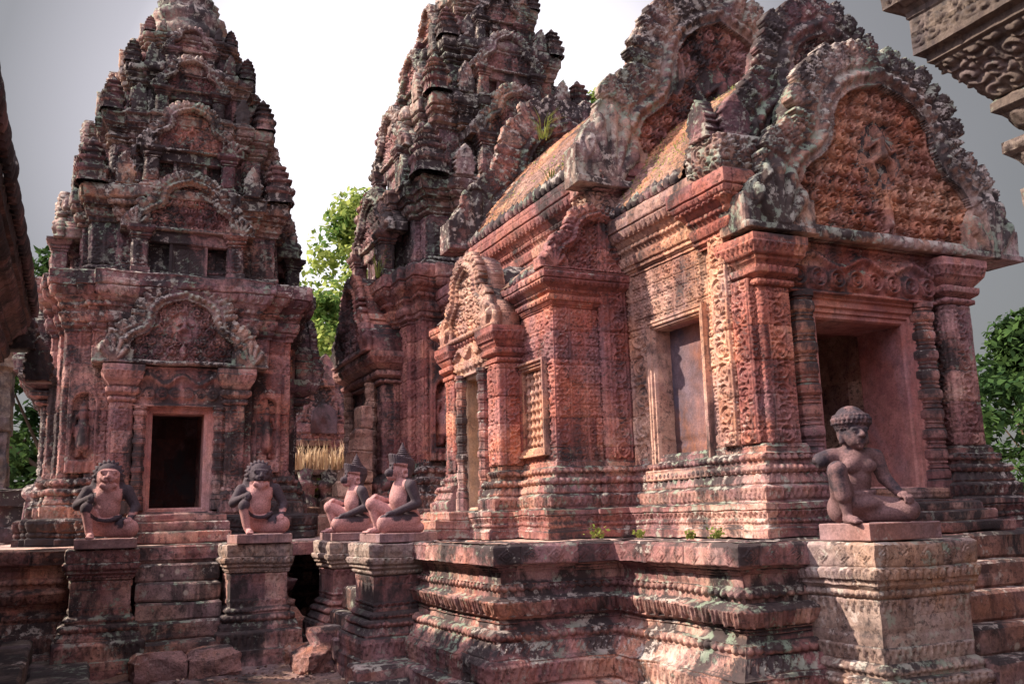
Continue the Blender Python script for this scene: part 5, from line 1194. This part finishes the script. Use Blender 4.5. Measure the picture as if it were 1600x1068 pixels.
mb = MB(); block(mb, 3.35, 3.8, 15.0, 15.4, 0, .30, bev=.02, res=.06); block(mb, 3.2, 3.95, 14.9, 15.5, .30, .42, bev=.02, res=.06); mb.build('block_stack', 'ruin_brick', low, wobble=.015)
# broken masonry edge left of the central tower
brk = thing('broken_buttress', 'broken jagged orange sandstone buttress behind the farther monkey statue', 'ruin', (3.4, 12.7, 0))
mb = MB()
for k, (x0, z0, z1) in enumerate(((2.98, 0, .28), (3.10, .28, .50), (3.27, .50, .72), (3.34, .72, .90), (3.47, .90, 1.15), (3.50, 1.15, 1.45), (3.58, 1.45, 1.8))): block(mb, x0, 3.75, 12.75+rng.uniform(-.03, .03), 13.1, z0, z1, tag_='plain', bev=.02, res=.03, masn=.03)
mb.build('stones', 'sandstone_ochre', brk, wobble=.02)
lw = thing('stone_wall', 'low dark stone courses at the far left beyond the terrace', 'wall', (-1.2, 16, 0))
mb = MB(); prism(mb, rect(-2.6, .2, 15.6, 16.2), [(.1, 0), (.1, .2), (.04, .22, 'plain'), (.04, .5), (.1, .52), (.1, .75), (0, .78)], cap=True, masn=.03); mb.build('courses', 'sandstone_dark', lw, wobble=.02)
pp = thing('stone_pier', 'grey weathered stone pier at the far left edge', 'pier', (-1.6, 19, 0))
mb = MB(); prism(mb, rect(-2.6, -1.2, 18.8, 19.6), [(.1, 0), (.1, .9), (.04, .92, 'plain'), (0, 1.9), (.05, 1.92), (0, 3.0), (.05, 3.05), (-.1, 4.0)], cap=True, masn=.05); mb.build('masonry', 'sandstone_grey', pp, wobble=.03)

# ---------------- loose stones
def rock(name, label, cat, x0, x1, y0, y1, z0, z1, mat='laterite', group=None, rot=0, wob_=.022, bev=.05):
    t = thing(name, label, cat, ((x0+x1)/2, (y0+y1)/2, z0), group); mb = MB(); cx, cy = (x0+x1)/2, (y0+y1)/2
    block(mb, x0, x1, y0, y1, z0, z1, bev=bev, res=.02, masn=0); 
    V = np.concatenate(mb.V); 
    o = mb.build('stone', mat, t, wobble=wob_); t.rotation_euler = (rng.uniform(-.05, .05), rng.uniform(-.05, .05), rot); t['_o'] = (0, 0, 0); return t
rock('laterite_block', 'rough pitted laterite block at the foot of the left stairs, the left one', 'block', .52, .97, 9.05, 9.55, -1.2, -.93, group='laterite blocks')
rock('laterite_block', 'rough pitted laterite block at the foot of the left stairs, the right one', 'block', .99, 1.44, 9.08, 9.55, -1.2, -.93, group='laterite blocks')
rock('laterite_block', 'loose laterite boulder lying in front of the dark gap between pedestals', 'block', 1.92, 2.36, 8.75, 9.2, -1.2, -.92, group='laterite blocks', rot=.25, wob_=.035, bev=.07)
rock('laterite_block', 'smaller flat rock lying behind the loose laterite boulder', 'block', 1.98, 2.3, 9.3, 9.7, -1.2, -.98, group='laterite blocks', rot=.5, wob_=.03)
rock('stone_block', 'pale broken stone chunk beside the round lotus stone', 'block', 2.16, 2.36, 9.55, 9.8, -1.2, -1.0, 'deck_stone', rot=.4, wob_=.02)
t = thing('lotus_stone', 'round fallen lotus-petal stone beside the middle pedestal', 'stone', (2.28, 8.95, -1.1))
mb = MB(); lathe(mb, [(.22, -1.16), (.24, -1.08), (.20, -1.05), (.22, -.98), (.19, -.93), (.17, -.92), (.21, -.83), (.20, -.78), (.08, -.765), (0.01, -.76)], 2.22, 9.0, 36)
V = mb.V[0]; k = np.arange(len(V)) % 36; f = 1+.05*np.cos(k*pi/1.5); V[:, 0] = 2.22+(V[:, 0]-2.22)*f; V[:, 1] = 9.0+(V[:, 1]-9.0)*f; mb.build('petal_ring', 'sandstone_base', t, wobble=.01)
rock('stone_slab', 'flat foundation slab jutting out below the middle pedestal', 'slab', 2.12, 2.95, 7.62, 8.0, -1.2, -.97, 'sandstone_base', bev=.025, wob_=.012)
rock('stone_slab', 'lower foundation slab beneath the jutting slab of the middle pedestal', 'slab', 2.05, 2.80, 7.48, 7.70, -1.25, -1.08, 'sandstone_dark', bev=.03, wob_=.02)
# pebbles and fallen leaves on the soil
mb = MB()
for k in range(900):
    x, y = rng.uniform(-.3, 3.2), rng.uniform(6.6, 10.2); s_ = rng.uniform(.006, .022)*(1 if rng.random() < .93 else 2); z = float(gheight(np.array([x]), np.array([y]))[0])
    v = np.array([(1, 0, 0), (0, 1, 0), (-1, 0, 0), (0, -1, 0), (0, 0, 1), (0, 0, -1)], float)*np.array([1, .8, .5])*s_+rng.normal(size=(6, 3))*s_*.15+np.array([x, y, z+s_*.3])
    mb.add(v, None, [(0, 1, 4), (1, 2, 4), (2, 3, 4), (3, 0, 4), (1, 0, 5), (2, 1, 5), (3, 2, 5), (0, 3, 5)])
tag(mb.build('pebbles', 'laterite', None, wobble=0), 'small pebbles and stone crumbs scattered over the bare soil', 'pebbles', kind='stuff')
mb = MB()
for k in range(420):
    x, y = rng.uniform(-.3, 3.3), rng.uniform(6.4, 10.2); s_ = rng.uniform(.015, .035); z = float(gheight(np.array([x]), np.array([y]))[0])+.012; a = rng.uniform(0, 6.28); d = np.array([cos(a), sin(a), rng.uniform(-.2, .4)])*s_; q = np.array([-sin(a), cos(a), rng.uniform(-.3, .3)])*s_*.45
    c = np.array([x, y, z]); mb.add([c-d, c-q, c+d, c+q], [(0, 1, 2, 3)])
tag(mb.build('fallen_leaves', 'dry_leaf', None, wobble=0), 'dry pale leaves lying on the bare soil', 'leaves', kind='stuff')

# ---------------- vegetation
def blades(mb, c, n, h, spread, wd=.006, lean=.5):
    for k in range(n):
        a = rng.uniform(0, 6.28); b = np.array(c)+np.array([cos(a), sin(a), 0])*rng.uniform(0, spread); l = h*rng.uniform(.5, 1.1); dr = np.array([cos(a), sin(a), 0])*lean*l*rng.uniform(.3, 1.2); sd_ = np.array([-sin(a), cos(a), 0])*wd
        p1 = b+dr*.35+np.array([0, 0, l*.6]); p2 = b+dr+np.array([0, 0, l*rng.uniform(.6, 1.0)])
        mb.add([b-sd_, b+sd_, p1+sd_*.7, p1-sd_*.7, p2+sd_*.1, p2-sd_*.1], [(0, 1, 2, 3), (3, 2, 4, 5)])
def leafy(mb, c, n, r, s_):
    for k in range(n):
        p = np.array(c)+rng.normal(size=3)*np.array([r, r, r*.8])*.5+np.array([0, 0, r*.6]); d = rng.normal(size=3); d /= np.linalg.norm(d); q = np.cross(d, rng.normal(size=3)); q /= np.linalg.norm(q); k_ = s_*rng.uniform(.6, 1.2)
        mb.add([p-d*k_, p-q*k_*.5, p+d*k_, p+q*k_*.5], [(0, 1, 2, 3)])
for k, (x, y, r, lb) in enumerate(((3.98, 6.95, .07, 'small green weed on the terrace near the corner of the wing'), (4.25, 6.7, .045, 'tiny green weed second from the left on the terrace edge'), (4.30, 6.05, .04, 'tiny green weed sprouting below the square window'), (4.33, 5.75, .05, 'small green weed nearest the kneeling man on the terrace'))):
    t = thing('weed', lb, 'weed', (x, y, 0), 'weeds on the terrace'); mb = MB(); leafy(mb, (x, y, 0), 60, r, .022); mb.build('leaves', 'leaf_weed', t, wobble=0)
def roofpt(t_, y, main):
    x0, z0, x1, z1 = (4.42, 3.62, 5.95, 5.35) if main else (4.55, 3.02, 5.95, 4.45)
    return (x0+(x1-x0)*t_-.14*sin(pi*t_)*.35, y, z0+(z1-z0)*t_+.14*sin(pi*t_))
mb = MB()
for k in range(420):
    t_ = rng.beta(1.2, 1.6)*.85+.03; p = roofpt(t_, rng.uniform(6.35, 7.35), False); leafy(mb, p, 4, .03, .012)
    if k % 3 == 0: blades(mb, p, 3, .07, .03, .003)
for k in range(160):
    p = roofpt(rng.uniform(.02, .6), rng.uniform(7.9, 10.4), True); leafy(mb, p, 4, .03, .016)
tag(mb.build('roof_moss', 'leaf_bright', None, wobble=0), 'yellow-green weeds growing over the vaulted brick roof', 'weeds', kind='stuff')
for k, (p, h, lb) in enumerate((((5.35, 10.3, 5.1), .45, 'grass tuft near the top of the main roof ridge'), ((4.55, 8.6, 3.75), .25, 'grass tuft on the main roof eaves'), ((3.9, 13.0, 3.75), .5, 'long drooping grass tuft on the central tower ledge'))):
    t = thing('grass_tuft', lb, 'grass', p, 'grass tufts on the ruins'); mb = MB(); blades(mb, p, 26, h, .08, .006, .7); mb.build('blades', 'leaf_weed', t, wobble=0)
t = thing('dry_grass', 'pale straw-coloured dry grass behind the crumbling wall', 'grass', (4.1, 17.4, 1.3)); mb = MB()
for x in np.arange(3.55, 4.75, .10): blades(mb, (x, 17.45, 1.15), 22, .58, .07, .009, .25)
mb.build('blades', 'straw', t, wobble=0)
mb = MB()
for k in range(26): leafy(mb, (rng.uniform(3.4, 5.4), 17.6, rng.uniform(.3, 1.3)), 26, .13, .05)
tag(mb.build('wall_creeper', 'leaf_weed', None, wobble=0), 'green creeper and weeds on the crumbling brick wall', 'weeds', kind='stuff')

def tree(label, x, y, zb, H, R, mat, n=9000, leaf=.16, seed=0, squash=1., trunk=.25, clumps=70, zlow=.25):
    r_ = np.random.default_rng(seed+11); t = thing('tree', label, 'tree', (x, y, zb), 'trees behind the temple')
    cen = []
    for k in range(clumps):
        a = r_.uniform(0, 6.28); rad = R*sqrt(r_.random()); hz = zlow+(1-zlow)*r_.random()
        w_ = sin(pi*min(1, (hz-zlow)/(1-zlow)*.8+.22))
        cen.append((x+cos(a)*rad*w_, y+sin(a)*rad*w_, zb+H*hz, R*r_.uniform(.12, .30)))
    cen = np.array(cen); wt = cen[:, 3]**2; wt /= wt.sum(); ci = r_.choice(len(cen), n, p=wt)
    d = r_.normal(size=(n, 3)); d /= np.linalg.norm(d, axis=1)[:, None]; rad = r_.random(n)**.4
    P = cen[ci, :3]+d*rad[:, None]*cen[ci, 3:4]*np.array([1, 1, .7])
    nn = r_.normal(size=(n, 3))+np.array([0, 0, 1.0])+d*.8; nn /= np.linalg.norm(nn, axis=1)[:, None]
    u = np.cross(nn, r_.normal(size=(n, 3))); u /= np.linalg.norm(u, axis=1)[:, None]; v = np.cross(nn, u); s_ = leaf*r_.uniform(.5, 1.2, (n, 1))
    V = np.stack([P-u*s_, P-v*s_*.5, P+u*s_, P+v*s_*.5], 1).reshape(-1, 3); F = np.arange(n*4).reshape(-1, 4)
    mb = MB(); mb.add(V, F); mb.build('crown', mat, t, wobble=0)
    mb = MB(); lathe(mb, [(trunk*1.4, zb-.5), (trunk, zb+H*.15), (trunk*.7, zb+H*.45), (trunk*.25, zb+H*.85)], x, y, 8)
    for c_ in cen[::5]:
        a = np.array([x, y, zb+H*.3]); b = c_[:3]; dd = b-a; l = np.linalg.norm(dd); sd_ = np.cross(dd/l, [0, 0, 1.]); sd_ /= max(1e-6, np.linalg.norm(sd_)); up = np.cross(sd_, dd/l); w1, w2 = trunk*.28, trunk*.06
        mb.add([a-sd_*w1, a+up*w1, a+sd_*w1, a-up*w1, b-sd_*w2, b+up*w2, b+sd_*w2, b-up*w2], [(0, 1, 5, 4), (1, 2, 6, 5), (2, 3, 7, 6), (3, 0, 4, 7)])
    mb.build('trunk', 'bark', t, wobble=.01)
tree('bright green tree seen in the gap between the two towers', 8.6, 31, -1, 12.2, 4.2, 'leaf_bright', 15000, .17, 1, clumps=110, zlow=.08)
tree('yellow-green lower tree in front of the bright tree in the gap', 6.3, 26, -1, 7.6, 2.6, 'leaf_bright', 9000, .13, 2, clumps=70, zlow=.05)
tree('shaded green tree behind the left tower at the far left', -.6, 27, -1, 8.2, 3.2, 'leaf_dark', 12000, .15, 3, clumps=90, zlow=.03)
tree('dark tree showing beside the left tower shoulder', -2.6, 34, -1, 9.4, 3.5, 'leaf_dark', 10000, .2, 4, clumps=80, zlow=.05)
tree('dark green tree low at the right edge behind the hall', 24.5, 17.5, -1, 6.2, 3.8, 'leaf_dark', 14000, .16, 5, clumps=100, zlow=.03)
tree('paler green bush below the dark tree at the right edge', 20.5, 14.2, -1, 2.6, 2.2, 'leaf_dark', 8000, .11, 6, clumps=60, zlow=.03)
tree('tall thin-leaved tree whose top shows above the hall roof', 21.5, 36, -1, 21, 2.2, 'leaf_bright', 5000, .16, 7, clumps=50, zlow=.6)
tree('green tree closing the gap between the towers, far behind', 13.0, 42, -1, 12, 6, 'leaf_bright', 12000, .25, 8, clumps=110, zlow=.05)
for o in bpy.data.objects:
    if '_o' in o: del o['_o']
